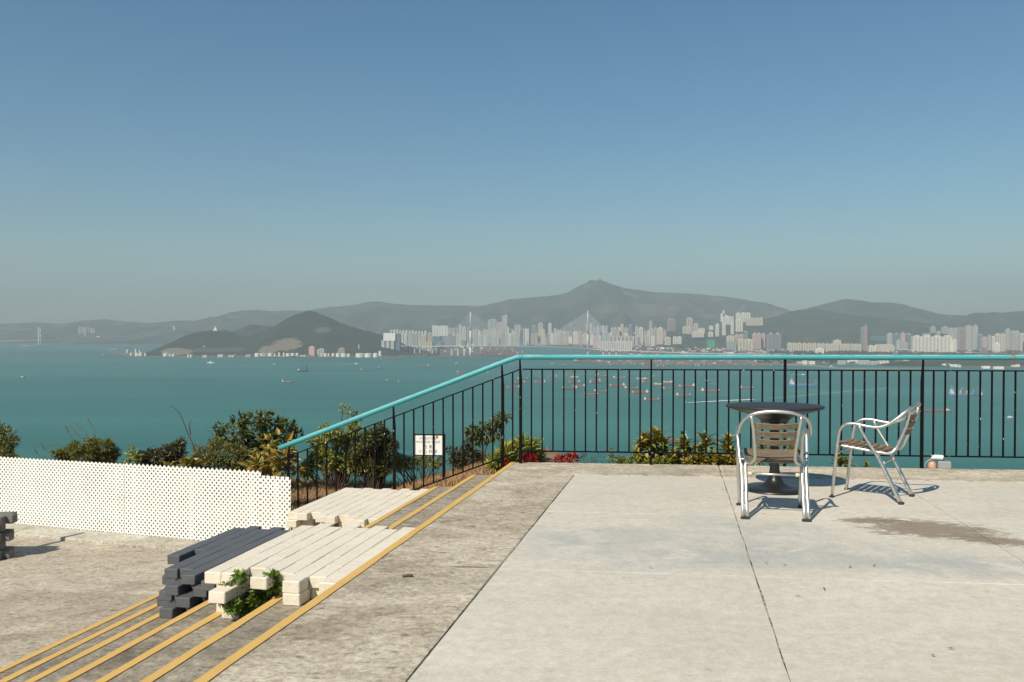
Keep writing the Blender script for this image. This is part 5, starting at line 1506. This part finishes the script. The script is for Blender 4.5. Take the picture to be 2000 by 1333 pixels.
low_blocks(30, 785, 955, 672, 691, 'under and behind the bridge approach', 'low blocks under the bridge approach', 6, 'wcggWo')
low_blocks(22, 330, 600, 690, 697.5, 'scattered along the island shore', 'low blocks along the island shore', 7, 'wcgWr')
sm = thing('summit_station', 'tiny radar station on the highest summit', 'radar station', TR(at(1166, 549, 12600)))
put('mast', MB().tube([(-30, 0, -20), (-30, 0, 46)], 4, 6).tube([(40, 0, -20), (40, 0, 30)], 3, 6), M['steel'], sm)
put('building', MB().box(-60, 70, -20, 20, -20, 12), M['steel'], sm)
# elevated expressway at the right
def deck_mb(pts, w, th):
    mb = MB()
    for a, b in zip(pts, pts[1:]):
        d = b - a; L = math.hypot(d.x, d.y); an = math.atan2(d.y, d.x)
        sh = Matrix.Identity(4); sh[2][0] = d.z / L
        mb.box(-0.5, L + 0.5, -w / 2, w / 2, -th, 0, TR(a) @ RZ(an) @ sh)
    return mb
ex = thing('expressway', 'pale elevated expressway running along the foot of the right hand towers', 'expressway', TR(at(1800, 690, 6050)))
epts = [at(x, y, Y) - ex.location for x, y, Y in ((1735, 680.5, 6300), (1760, 682, 6200), (1800, 685, 6050), (1850, 687, 5980), (1900, 688.5, 5950), (1950, 689.5, 5950), (2010, 690, 5980), (2080, 690, 6050))]
put('deck', deck_mb(epts, 26, 5), M['deckc'], ex)
for a, b in zip(epts, epts[1:]):
    p = a.lerp(b, 0.5)
    put('pier', MB().box(p.x - 2.5, p.x + 2.5, p.y - 4, p.y + 4, -40, p.z - 4), M['deckc'], ex)

# ------------------------------------------------------------------ cable stayed bridge
cs = thing('cable_stayed_bridge', 'large cable stayed bridge with two needle pylons in front of the city', 'bridge', TR(on_sea(919, 697.5)))
o = cs.location.copy()
dk = [(782, 675.5, 6000), (820, 676, 5800), (870, 676, 5600), (919, 675.2, 5440), (970, 675.3, 5440), (1020, 675.8, 5480), (1070, 677.2, 5560), (1110, 679, 5640), (1148, 681.3, 5720), (1190, 683.3, 5700), (1250, 685.6, 5640), (1320, 688.3, 5580), (1400, 690.4, 5560), (1490, 691.2, 5600), (1570, 691, 5700)]
dpt = spline([at(*p) - o for p in dk], 4)
put('deck', deck_mb(dpt, 34, 4.5), M['deckc'], cs)
for (px, base, top, Y) in ((919, 697.5, 609, 5440), (1148, 693.2, 607, 5720)):
    b0 = at(px, base, Y) - o; t0 = at(px, top, Y) - o
    zd = at(px, 676 if px < 1000 else 681.5, Y).z - o.z
    put('pylon', MB().tube([(b0.x, b0.y, b0.z - 5), (b0.x, b0.y, zd - 2)], 11, 14, True, None, 8.5).tube([(b0.x, b0.y, zd - 2), (b0.x, b0.y, zd + 100)], 8.2, 14, True, None, 5.4).tube([(b0.x, b0.y, zd + 100), (b0.x, b0.y, t0.z)], 5.0, 12, True, None, 3.0), M['steel'], cs)
    cb_ = MB()
    import bisect
    near = sorted(dpt, key=lambda p: (p - Vector((b0.x, b0.y, p.z))).length)
    for sgn_ in (-1, 1):
        for i in range(26):
            dist = 40 + i * (13.5 if (px < 1000) == (sgn_ > 0) else 8.5)
            xx = b0.x + sgn_ * dist
            seg = min(range(len(dpt) - 1), key=lambda k: abs((dpt[k].x + dpt[k + 1].x) / 2 - xx))
            a, b = dpt[seg], dpt[seg + 1]
            t = (xx - a.x) / (b.x - a.x) if abs(b.x - a.x) > 1e-3 else 0.5
            p = a.lerp(b, max(0, min(1, t)))
            zz = t0.z - 8 - (25 - i) * 4.4
            for off in (-14, 14):
                cb_.tube([(b0.x, b0.y, zz), (p.x, p.y + off, p.z)], 0.5, 4, False)
    put('stay_cable', cb_, M['steel'], cs)['kind'] = 'stuff'
for px, w in ((788, 3), (796, 3), (805, 4), (821, 4), (839, 4), (852, 4), (863, 4), (878, 5), (891, 5), (905, 5), (1176, 5), (1188, 5), (1208, 5), (1230, 5), (1255, 5), (1285, 4), (1315, 4), (1350, 4)):
    seg = min(dpt, key=lambda p: abs((p.x + o.x) / (p.y + o.y) * F + 1000 - px))
    put('pier', MB().box(seg.x - w, seg.x + w, seg.y - w, seg.y + w, -6, seg.z - 4), M['deckc'], cs)
# ------------------------------------------------------------------ suspension bridge far left
sb = thing('suspension_bridge', 'distant pale suspension bridge with two towers at the far left', 'bridge', TR(at(71, 676, 9000)))
o = sb.location.copy()
def sp(px, py, Y): return at(px, py, Y) - o
for (px, top, base, Y) in ((71, 638.5, 676.5, 9000), (336, 636.5, 668.5, 10300)):
    m_ = MB()
    for dy in (-18, 18):
        m_.box(sp(px, 0, Y).x - 5.5, sp(px, 0, Y).x + 5.5, dy + Y - o.y - 4, dy + Y - o.y + 4, sp(px, base, Y).z, sp(px, top, Y).z)
    for f in (0.99, 0.72, 0.45):
        zc = sp(px, base, Y).z + (sp(px, top, Y).z - sp(px, base, Y).z) * f
        m_.box(sp(px, 0, Y).x - 6.5, sp(px, 0, Y).x + 6.5, Y - o.y - 22.5, Y - o.y + 22.5, zc - 5, zc + 4)
    put('tower', m_, M['steel'], sb)
dps = [sp(-120, 668.5, 8700), sp(0, 666.2, 8850), sp(71, 664.4, 9000), sp(150, 663.6, 9380), sp(240, 663.4, 9830), sp(336, 663.2, 10300), sp(372, 662.6, 10480)]
put('deck', deck_mb(spline(dps, 3), 41, 8), M['steel'], sb)
A_, B_ = sp(71, 638.8, 9000), sp(336, 636.8, 10300)
for dy in (-18, 18):
    pts = [A_.lerp(B_, t / 16) - Vector((0, -dy, 4 * (A_.z - sp(200, 661, 9640).z) * (t / 16) * (1 - t / 16))) for t in range(17)]
    put('main_cable', MB().tube(pts, 0.8, 5), M['steel'], sb)
    put('side_cable', MB().tube([A_ + Vector((0, dy, 0)), sp(-60, 664, 8800)], 0.8, 5).tube([B_ + Vector((0, dy, 0)), sp(372, 661, 10480)], 0.8, 5), M['steel'], sb)

# ------------------------------------------------------------------ tank farms on the island shore
M['tank'] = m_plain('white_tank_paint', (0.80, 0.77, 0.70), 0.6, scale=0.05)
tanks = [(253, 258, 689.5, 695), (262, 270, 690, 696), (271, 277, 689, 696), (281, 285, 690, 696), (317, 327, 690, 696.5), (329, 333, 692, 696.5), (336, 341, 692, 696.5), (246, 250, 682.5, 687), (262.5, 266.5, 682, 686.5), (271, 274, 684, 686.5),
         (496, 507, 690, 697), (507.5, 514, 690.5, 697.5), (515, 521, 692, 697.5), (522, 532, 690, 696.5), (534.5, 538.5, 691, 696), (543, 547, 689, 696), (552, 556, 689.5, 697), (557.5, 566, 690.5, 697), (567, 575, 690, 695.5), (577, 583, 690, 695.5),
         (631, 639, 690.5, 697), (640, 644, 691, 696.5), (647, 654, 690.5, 696.5), (655, 664, 690, 697.5), (665, 676, 690.5, 697.5), (677.5, 684, 691.5, 697.5), (685, 693, 689, 694), (693, 710, 690.5, 697.5), (711, 725, 690.5, 697.5), (728, 738, 690, 697.5), (694, 700, 683.5, 688.5), (701, 707, 683, 688.5), (739, 745, 686, 693)]
tanks.sort()
for i, (x0, x1, t0, b0) in enumerate(tanks):
    Yt = F * 187 / (min(b0, 698.5) - 640) if b0 > 693 else F * 187 / (b0 + 5 - 640)
    a = at((x0 + x1) / 2, b0, Yt)
    rr2 = (x1 - x0) / 2 / F * Yt; hh = at(0, t0, Yt).z - a.z
    tk = thing('storage_tank', '%s white storage tank from the left along the island shore' % ORD[i], 'tank', TR((a.x, a.y + rr2, a.z)), 'white storage tanks on the island shore')
    put('shell', MB().lathe([(rr2, -10), (rr2, hh * 0.93)], 18), M['tank'], tk)
    put('roof', MB().lathe([(rr2 * 1.015, hh * 0.93), (rr2 * 0.6, hh * 0.985), (0.0, hh)], 18), M['tank'], tk)
for i, (x0, x1, t0, b0, c, lab) in enumerate(((339, 358, 688, 690, 'W', 'long white shed roof behind the left group of tanks'), (365, 376, 693, 698, 'c', 'low cream building on the island shore left of the small ferry pier'), (395, 404, 694, 698.5, 'o', 'low peach building on the island shore below the hump'), (425, 436, 693, 698.5, 'w', 'low white building on the island shore with two roofs'), (446, 458, 694, 698.5, 'c', 'low cream shed on the island shore left of the quarry'), (480, 490, 693, 698, 'g', 'grey shed on the shore just under the quarry face'), (586, 598, 694, 697, 'c', 'low cream quay shed right of the quarry tanks'), (624, 631, 690, 697, 'p', 'small pinkish shed at the left of the right hand tanks'), (640, 656, 687, 689.5, 'k', 'low coral roofed shed behind the right hand tanks'))):
    b_(x0, x1, t0, b0, gy(min(b0, 698)), c, lab, 2 if x1 - x0 > 9 else 1, 25, False, 'shed', 'shed', ground=-8)
mast = at(701, 688, 5600)
tag(put('chimney', MB().tube([(0, 0, -10), (0, 0, at(0, 673.5, 5600).z - mast.z)], 2.6, 8, True, None, 1.8), M['tank'], None, TR(mast)), 'slim white chimney among the tanks left of the big waterfront block', 'chimney')

# ------------------------------------------------------------------ container ports
M['crane_red'] = m_plain('dull_red_crane_paint', (0.34, 0.13, 0.11), 0.6, scale=0.1)
M['crane_grey'] = m_plain('grey_crane_paint', (0.42, 0.40, 0.40), 0.6, scale=0.1)
CONT = [(0.36, 0.10, 0.07), (0.10, 0.16, 0.30), (0.55, 0.53, 0.48), (0.28, 0.13, 0.08), (0.13, 0.24, 0.20), (0.42, 0.26, 0.13), (0.25, 0.26, 0.28), (0.45, 0.18, 0.15)]
CM = [m_plain('container_paint_%s' % n, c, 0.7, scale=0.1) for n, c in zip(('red', 'blue', 'white', 'rust', 'green', 'ochre', 'grey', 'brick'), CONT)]
def crane(mat):
    c = thing('quay_crane', None, 'crane')
    g = MB()
    for x in (-9, 9):
        for y in (-13, 13):
            g.box(x - 1.1, x + 1.1, y - 1.1, y + 1.1, 0, 46)
        g.box(x - 1, x + 1, -14, 14, 12, 14.5); g.box(x - 1, x + 1, -14, 14, 43, 46)
    for y in (-13, 13): g.box(-9, 9, y - 1, y + 1, 14, 16)
    g.box(-4, 4, -8, -4, 46, 68)
    put('gantry', g, mat, c)
    put('boom', MB().box(-3, 3, -62, 30, 42, 46), mat, c)
    put('stay', MB().tube([(0, -6, 68), (0, -55, 46)], 0.7, 5).tube([(0, -6, 68), (0, 28, 46)], 0.7, 5), mat, c)
    put('engine_house', MB().box(-4.5, 4.5, 8, 24, 46.2, 52), FM['W'], c)
    return c
cr0 = crane(M['crane_red']); cr1 = crane(M['crane_grey'])
first = {0: True, 1: True}
cr_n = 0
def place_crane(px, Y, rot, kind, label, group, s=1.0):
    src = (cr0, cr1)[kind]
    c = src if first[kind] else copy_tree(src)
    first[kind] = False
    p = at(px, 690, Y)
    c.matrix_world = TR((p.x, Y, SEA + 3)) @ RZ(rot) @ Matrix.Diagonal((s, s, s, 1))
    c['label'] = label; c['group'] = group
for i, px in enumerate((938, 946, 954, 961, 968, 975, 982, 989, 996, 1003)):
    place_crane(px, 5750 + 25 * (i % 3), R(90) * (1 if i % 2 else -1) + 0.3, 0, '%s dull red quay crane from the left at the port under the left bridge span' % ORD[i], 'red quay cranes under the left bridge span', 0.8)
for i, px in enumerate((1152, 1166, 1178, 1193, 1212, 1230, 1262, 1283, 1305, 1328, 1350, 1374, 1398, 1425)):
    place_crane(px, 4520 - (i * 9 if i > 4 else 0), R(6) * (i % 3), 1 if i % 3 else 0, '%s quay crane from the left in the port below the turquoise rail' % ORD[i], 'quay cranes in the port below the rail', 0.72 if i > 4 else 0.6)
def boxes(px, row, n, w, seed, Y=None):
    r_ = random.Random(seed)
    Yb = Y or F * 186.5 / (row - 640)
    p = at(px, row, Yb)
    root = thing('container_stack', None, 'container stack', TR((p.x, Yb, SEA + 3)))
    for i in range(n):
        h = r_.choice((2.6, 5.2, 5.2, 7.8, 10.4, 13))
        put('container', MB().box(i * w / n, i * w / n + w / n * 0.94, r_.uniform(-6, 0), 12, -3, h), r_.choice(CM), root)
    return root
cbl = []
rc = random.Random(5)
for i in range(26):
    cbl.append((930 + i * 3.4 + rc.uniform(-2, 2), rc.uniform(684, 695.0), 'under the left bridge span', 'containers under the left bridge span'))
for i in range(115):
    x = 1138 + i * 3.5 + rc.uniform(-3, 3)
    lo = 703.5; hi = 706.5 + min(8.0, max(0, (x - 1122) * 0.045))
    cbl.append((x, rc.uniform(lo, hi), 'in the port strip below the turquoise rail', 'containers in the port strip below the rail'))
for i in range(48):
    x = 1180 + i * 8.2 + rc.uniform(-4, 4)
    cbl.append((x, rc.uniform(681, 691) if x > 1200 else 684, 'in the yards above the turquoise rail', 'containers in the yards above the rail'))
for i in range(22):
    x = 1032 + i * 5 + rc.uniform(-2, 2)
    cbl.append((x, rc.uniform(670.5, 675.5), 'behind the channel between the pylons', 'containers behind the channel'))
for i, (x, row, wh, gp) in enumerate(cbl):
    Yb = F * 186.5 / (row - 640)
    s = boxes(x, row, 2 if i % 2 else 3, rc.uniform(4.5, 8) / F * Yb, i, Yb)
    s['label'] = 'low stack of mixed shipping containers ' + wh; s['group'] = gp
# park trees along the right shore and low green belts in the city
M['treebelt'] = m_leaf('distant_tree_leaf', [(0.02, 0.035, 0.012), (0.05, 0.062, 0.022), (0.03, 0.045, 0.016)])
def belt(label, x0, x1, r0, r1, n, size, seed):
    r_ = random.Random(seed); mb = MB()
    for _ in range(n):
        x = r_.uniform(x0, x1); row = r_.uniform(r0, r1)
        Yb = F * 186 / (row - 640)
        p = at(x, row, Yb)
        R_ = size * r_.uniform(0.6, 1.3)
        for k in range(16):
            q = in_ball(r_).normalized() * R_
            q.z = abs(q.z) * 0.9
            mb.leaf(p + q * 0.8, (q + in_ball(r_) * R_).normalized(), in_ball(r_).normalized(), R_ * 0.9, R_ * 0.7, 0.1)
    return tag(put('tree_belt', mb, M['treebelt']), label, None, None, 'stuff')
belt('dark belt of park trees in front of the long cream estate', 1505, 1735, 687, 694, 420, 9, 1)
belt('dark trees at the foot of the ribbed estate and expressway', 1735, 2010, 684, 699, 520, 8, 2)
belt('trees among the port yards', 1230, 1520, 672, 690, 420, 8, 3)
belt('trees by the channel between the bridge pylons', 1025, 1150, 668, 677, 220, 9, 4)
belt('trees at the foot of the island and the big waterfront block', 590, 860, 688, 696.5, 300, 7, 5)
belt('trees on the bay shore below the rail', 1480, 1745, 703, 710, 330, 7, 6)

# ================================================================== SHIPS
M['hull_red'] = m_plain('red_oxide_hull', (0.27, 0.085, 0.07), 0.6, scale=0.2)
M['hull_dark'] = m_plain('dark_hull', (0.05, 0.05, 0.06), 0.6, scale=0.2)
M['hull_blue'] = m_plain('bright_blue_hull', (0.05, 0.30, 0.55), 0.5, scale=0.2)
M['hull_navy'] = m_plain('navy_hull', (0.03, 0.05, 0.12), 0.5, scale=0.2)
M['hull_white'] = m_plain('white_hull', (0.78, 0.77, 0.74), 0.5, scale=0.2)
M['cabin'] = m_plain('white_cabin_paint', (0.62, 0.61, 0.57), 0.6, scale=0.2)
M['cargo_sand'] = m_plain('sand_cargo', (0.62, 0.52, 0.36), 0.9, scale=0.3)
M['cargo_red'] = m_plain('rust_red_deck', (0.33, 0.12, 0.10), 0.8, scale=0.3)
M['cargo_green'] = m_plain('green_deck', (0.22, 0.34, 0.15), 0.8, scale=0.3)
M['foam'] = m_plain('white_foam', (0.78, 0.80, 0.78), 0.9, scale=0.1)
M['foam_faint'] = m_plain('thin_foam', (0.12, 0.24, 0.23), 0.9, scale=0.1)
def hull_mb(L, W, H, bow=0.12, sheer=0.5):
    n = 12
    st = []
    for i in range(n + 1):
        t = i / n
        k = 1.0
        if t > 1 - bow * 1.6: k = max(0.06, 1 - ((t - (1 - bow * 1.6)) / (bow * 1.6)) ** 2)
        if t < 0.06: k = 0.75 + 0.25 * t / 0.06
        z = H + sheer * H * (max(0, (t - 0.72) / 0.28) ** 2 * 1.0 + max(0, (0.15 - t) / 0.15) ** 2 * 0.5)
        st.append((-L / 2 + L * t, W / 2 * k, z))
    vs = []
    for x, w, z in st:
        vs += [(x, -w * 0.86, -1.5), (x, -w, z), (x, w, z), (x, w * 0.86, -1.5)]
    fs = [(0, 1, 2, 3), (4 * n + 3, 4 * n + 2, 4 * n + 1, 4 * n)]
    for i in range(n):
        for k in range(3):
            fs.append((4 * i + k, 4 * i + 4 + k, 4 * i + 5 + k, 4 * i + 1 + k))
    return MB().add(vs, fs)
def ship_at(x0, x1, row, name, label, cat, group=None, flip=False, turn=0.0):
    p = on_sea((x0 + x1) / 2, row)
    L = (x1 - x0) / F * p.y
    root = thing(name, label, cat, TR((p.x, p.y, SEA)) @ RZ((math.pi if flip else 0) + turn), group)
    return root, L
def barge(x0, x1, row, kind, label, seed):
    r_ = random.Random(seed)
    root, L = ship_at(x0, x1, row, 'barge', label, 'barge', 'barges anchored beyond the straight railing', r_.random() < 0.5, r_.uniform(-.12, .12))
    W = L * 0.24; H = max(2.2, L * 0.055)
    put('hull', hull_mb(L, W, H), M['hull_dark'] if kind == 'd' else M['hull_red'], root, None, True)
    put('hold', MB().box(-L * 0.30, L * 0.32, -W * 0.42, W * 0.42, H * 0.5, H * 1.75), M[{'r': 'cargo_red', 'd': 'cargo_red', 'g': 'cargo_green', 's': 'cargo_sand'}[kind]], root)
    hh = L * 0.095
    put('wheelhouse', MB().box(-L * 0.47, -L * 0.36, -W * 0.36, W * 0.36, H * 0.8, H + hh).box(-L * 0.445, -L * 0.385, -W * 0.28, W * 0.28, H + hh, H + hh * 1.5), M['cabin'], root)
    put('bow_house', MB().box(L * 0.37, L * 0.43, -W * 0.26, W * 0.26, H * 0.9, H + hh * 0.75), M['cabin'], root)
    if kind == 's':
        for (a, b, h) in ((-0.28, -0.10, 2.6), (-0.07, 0.05, 2.0), (0.08, 0.30, 3.3)):
            put('cargo', MB().box(L * a, L * b, -W * 0.38, W * 0.38, H, H * h), M['cargo_sand'], root)
    put('mast', MB().tube([(-L * 0.40, 0, H + hh), (-L * 0.40, 0, H + hh * 2.4)], L * 0.0025, 4).tube([(L * 0.40, 0, H), (L * 0.40, 0, H + hh * 1.7)], L * 0.0025, 4), M['cabin'], root)
BR = [(1010, 1032, 741.5, 'd'), (1036, 1057, 739.5, 'd'), (1004, 1026, 748.5, 'd'), (1043, 1066, 748, 'r'), (988, 1016, 758.5, 'r'), (1070, 1088, 737, 'r'), (1105, 1123, 734.5, 'r'), (1112, 1130, 738.5, 's'), (1110, 1133, 747.5, 'r'), (1096, 1128, 760.5, 'd'),
      (1117, 1143, 756, 'r'), (1141, 1170, 771.5, 'r'), (1160, 1187, 766, 'r'), (1152, 1170, 733, 'd'), (1162, 1185, 736, 'r'), (1151, 1173, 744.8, 'r'), (1151, 1175, 749, 'd'), (1197, 1222, 739.5, 'g'), (1189, 1221, 755, 'r'), (1219, 1248, 760, 'r'),
      (1232, 1267, 769, 'r'), (1243, 1266, 742, 's'), (1254, 1272, 747.5, 'r'), (1275, 1287, 736.5, 'r'), (1275, 1296, 752.5, 's'), (1295, 1318, 748.5, 's'), (1294, 1318, 760.5, 'r'), (1324, 1358, 756.5, 'r'), (1257, 1289, 782.5, 'r'), (1320, 1351, 774, 'r'), (1369, 1407, 766, 'r'), (1445, 1472, 759.5, 'r'),
      (1099, 1111, 713.5, 'r'), (1190, 1206, 714.5, 'd'), (1256, 1272, 718.5, 'r'), (1282, 1297, 716.5, 'r')]
KN = {'r': 'red', 'd': 'dark hulled', 'g': 'green decked', 's': 'sand loaded'}
BR.sort()
seen = {}
for i, (x0, x1, row, kd) in enumerate(BR):
    n_ = seen.get(kd, 0); seen[kd] = n_ + 1
    barge(x0, x1, row, kd, 'only green decked barge of the anchored fleet' if kd == 'g' else '%s %s barge from the left in the anchored fleet' % (ORD[n_], KN[kd]), i + 3)
def wake(pts, w0, w1, label, faint=False):
    P = [on_sea(x, y, 0.25) for x, y in pts]
    mb = MB(); vs = []
    n = len(P)
    Q = spline(P, 6)
    for i, p in enumerate(Q):
        t = i / (len(Q) - 1)
        d = (Q[min(i + 1, len(Q) - 1)] - Q[max(0, i - 1)]); d.z = 0; d.normalize()
        s = Vector((-d.y, d.x, 0)) * (w0 + (w1 - w0) * t) * 0.5 * (0.8 + 0.4 * noise.noise(Vector((i * 0.9, 1, 2))))
        vs += [p - s, p + s]
    fs = [(2 * i, 2 * i + 1, 2 * i + 3, 2 * i + 2) for i in range(len(Q) - 1)]
    return tag(put('wake', mb.add(vs, fs), M['foam_faint'] if faint else M['foam']), label, None, None, 'stuff')
def motorboat(x0, x1, row, label, flip=False, turn=0.0, mat='hull_white', group=None):
    root, L = ship_at(x0, x1, row, 'motor_boat', label, 'boat', group, flip, turn)
    W = L * 0.28; H = L * 0.10
    put('hull', hull_mb(L, W, H, 0.2, 0.4), M[mat], root, None, True)
    put('cabin', MB().box(-L * 0.28, L * 0.18, -W * 0.36, W * 0.36, H * 0.9, H + L * 0.10).box(-L * 0.18, L * 0.05, -W * 0.28, W * 0.28, H + L * 0.10, H + L * 0.17), M['cabin'], root)
    return root
motorboat(1336, 1343, 786.8, 'tiny dark speedboat at the left tip of the long white wake', True, 0.1, 'hull_dark')
wake([(1342, 786.6), (1380, 784.8), (1420, 782.6), (1470, 780.4)], 9, 20, 'long bright white wake crossing behind the table top')
wake([(1470, 780.4), (1512, 778), (1560, 774), (1620, 768), (1740, 758)], 16, 26, 'faint old end of the long wake', True)
motorboat(1565, 1573, 732.5, 'white speedboat with a short straight wake right of the second thin upright')
wake([(1566, 732.3), (1545, 731.6), (1528, 731.2)], 9, 3, 'short white wake left of the speedboat')
motorboat(1374, 1388, 746, 'grey patrol boat turning with a faint curved wake', False, -0.3, 'hull_navy')
wake([(1388, 748), (1400, 752), (1406, 756)], 12, 4, 'faint wake of the grey patrol boat', True)
motorboat(692, 700, 711.5, 'white ferry with a long white wake in front of the island tanks')
wake([(693, 711.4), (670, 711.2), (640, 711.1), (560, 711.1)], 22, 6, 'long white wake behind the ferry near the island')
motorboat(533, 538, 712, 'tiny white launch with a short wake below the quarry')
wake([(534, 712), (522, 712), (505, 711.6)], 14, 3, 'short white wake below the quarry')
motorboat(224, 228, 681.5, 'tiny white boat with wake by the far left shore', False, 0.6)
wake([(226, 681.4), (218, 682.2), (205, 683.4)], 40, 6, 'white wake by the far left shore')
motorboat(1967, 1979, 816, 'small white motor boat alone near the right edge')
motorboat(1076, 1081, 710.5, 'small white sailing boat just under the turquoise rail at the corner')
motorboat(1610, 1618, 711.5, 'small white boat moored inside the curved breakwater, left one', False)
motorboat(1620, 1628, 716.3, 'small white boat moored inside the curved breakwater, right one', False)
motorboat(950, 955, 727.5, 'tiny white boat just above the stair railing tube')
motorboat(405, 420, 710, 'faint pale boat left of the launch wake')
motorboat(38, 50, 738.5, 'small dark boat alone at the left edge of the sea', False, 0, 'hull_dark')
motorboat(753, 758, 743, 'tiny yellowish buoy boat left of the tug')
motorboat(889, 894, 710, 'tiny white boat over the tube near the shore')
def cargo(x0, x1, row, label, hull, flip, sup=0.16, cranes=0, rust=True, name='cargo_ship', deck='cargo_red', hk=0.075):
    root, L = ship_at(x0, x1, row, name, label, 'ship', None, flip)
    W = L * 0.17; H = L * hk
    put('hull', hull_mb(L, W, H, 0.16, 0.5), M[hull], root, None, True)
    if rust: put('boot_top', hull_mb(L * 0.985, W * 1.012, H * 0.28, 0.16, 0.0), M['hull_red'], root, None, True)
    put('superstructure', MB().box(-L * 0.46, -L * 0.34, -W * 0.42, W * 0.42, H * 0.9, H + L * sup * 0.55).box(-L * 0.45, -L * 0.36, -W * 0.36, W * 0.36, H + L * sup * 0.55, H + L * sup).box(-L * 0.435, -L * 0.385, -W * 0.5, W * 0.5, H + L * sup, H + L * sup * 1.2), M['cabin'], root)
    put('hatch', MB().box(-L * 0.30, L * 0.34, -W * 0.36, W * 0.36, H * 0.9, H * 1.28), M[deck], root)
    put('mast', MB().tube([(-L * 0.405, 0, H + L * sup), (-L * 0.405, 0, H + L * sup * 2.1)], L * 0.006, 6).tube([(L * 0.42, 0, H), (L * 0.42, 0, H + L * sup * 1.1)], L * 0.005, 6), M['cabin'], root)
    for i in range(cranes):
        x = -L * 0.08 + L * 0.26 * i
        put('deck_crane', MB().box(x - L * 0.022, x + L * 0.022, -W * 0.14, W * 0.14, H, H + L * 0.12).tube([(x, 0, H + L * 0.11), (x + L * 0.10, 0, H + L * 0.23)], L * 0.008, 6), M['cargo_sand'], root)
    return root
cargo(1541, 1598, 755, 'bright blue and red cargo ship lying behind the railing right of the table', 'hull_blue', False, 0.13)
cargo(1854, 1905, 773.5, 'bright blue work ship with cranes near the right edge', 'hull_blue', False, 0.15, 2)
cargo(1898, 1919, 774, 'navy tug lying at the right end of the blue work ship', 'hull_navy', True, 0.25)
cargo(1788, 1857, 804, 'long low red and navy barge ship behind the sideways chair back', 'hull_red', True, 0.03, 0, False, 'cargo_ship', 'cargo_red', 0.03)
cargo(1296, 1344, 862, 'small cargo ship with white bridge seen through the rosette plants', 'hull_red', True, 0.17, 0, False)
cargo(550, 573, 748, 'white and black coaster on the open water left of the tube', 'hull_dark', False, 0.17, 0, False, deck='cargo_sand')
cargo(704, 721, 724.5, 'grey coaster with white bridge on the open water before the tanks', 'hull_dark', False, 0.15, 0, False, deck='cargo_green')
cargo(738, 748, 719.5, 'small dark coaster with white bridge right of the grey coaster', 'hull_dark', False, 0.2, 0, False)
cargo(777, 788, 748, 'small red tug with white bridge left of the tube', 'hull_red', False, 0.28, 0, False)
cargo(818, 838, 716.5, 'dull red long barge ship before the bridge approach', 'hull_red', True, 0.1, 0, False)
cargo(892, 908, 729, 'reddish barge partly behind the turquoise tube', 'hull_red', False, 0.15, 0, False)
cargo(743, 757, 702, 'dark red ship close to the shore of the big waterfront block', 'hull_red', False, 0.1, 0, False)
cargo(508, 578, 698.8, 'long dark tanker moored at the island jetty under the tanks', 'hull_dark', False, 0.05, 0, False, deck='cargo_sand', hk=0.03)
cargo(200, 214, 695.5, 'dark grey ship off the left tip of the island', 'hull_dark', False, 0.14, 0, False)
cargo(231, 247, 695, 'dark ship moored at the left tip of the island', 'hull_dark', True, 0.12, 0, False)
cargo(1005, 1022, 691, 'dark red container ship at the port tip under the bridge span', 'hull_red', True, 0.2, 0, False)
cargo(1120, 1158, 707.8, 'long red barge ship moored at the port tip below the rail', 'hull_red', False, 0.1, 0, False)
db, L = ship_at(581, 602, 727, 'crane_barge', 'dark barge carrying a tall blue crane on the open water', 'barge')
put('hull', hull_mb(L, L * 0.3, L * 0.14, 0.08, 0.2), M['hull_dark'], db, None, True)
put('crane', MB().box(L * 0.34, L * 0.42, -2, 2, L * 0.1, L * 0.62).tube([(L * 0.38, 0, L * 0.6), (-L * 0.3, 0, L * 0.22)], L * 0.012, 6).tube([(L * 0.38, 0, L * 0.3), (-L * 0.3, 0, L * 0.2)], L * 0.012, 6), M['hull_navy'], db)
put('cabin', MB().box(-L * 0.45, -L * 0.3, -L * 0.1, L * 0.1, L * 0.1, L * 0.28), M['cabin'], db)
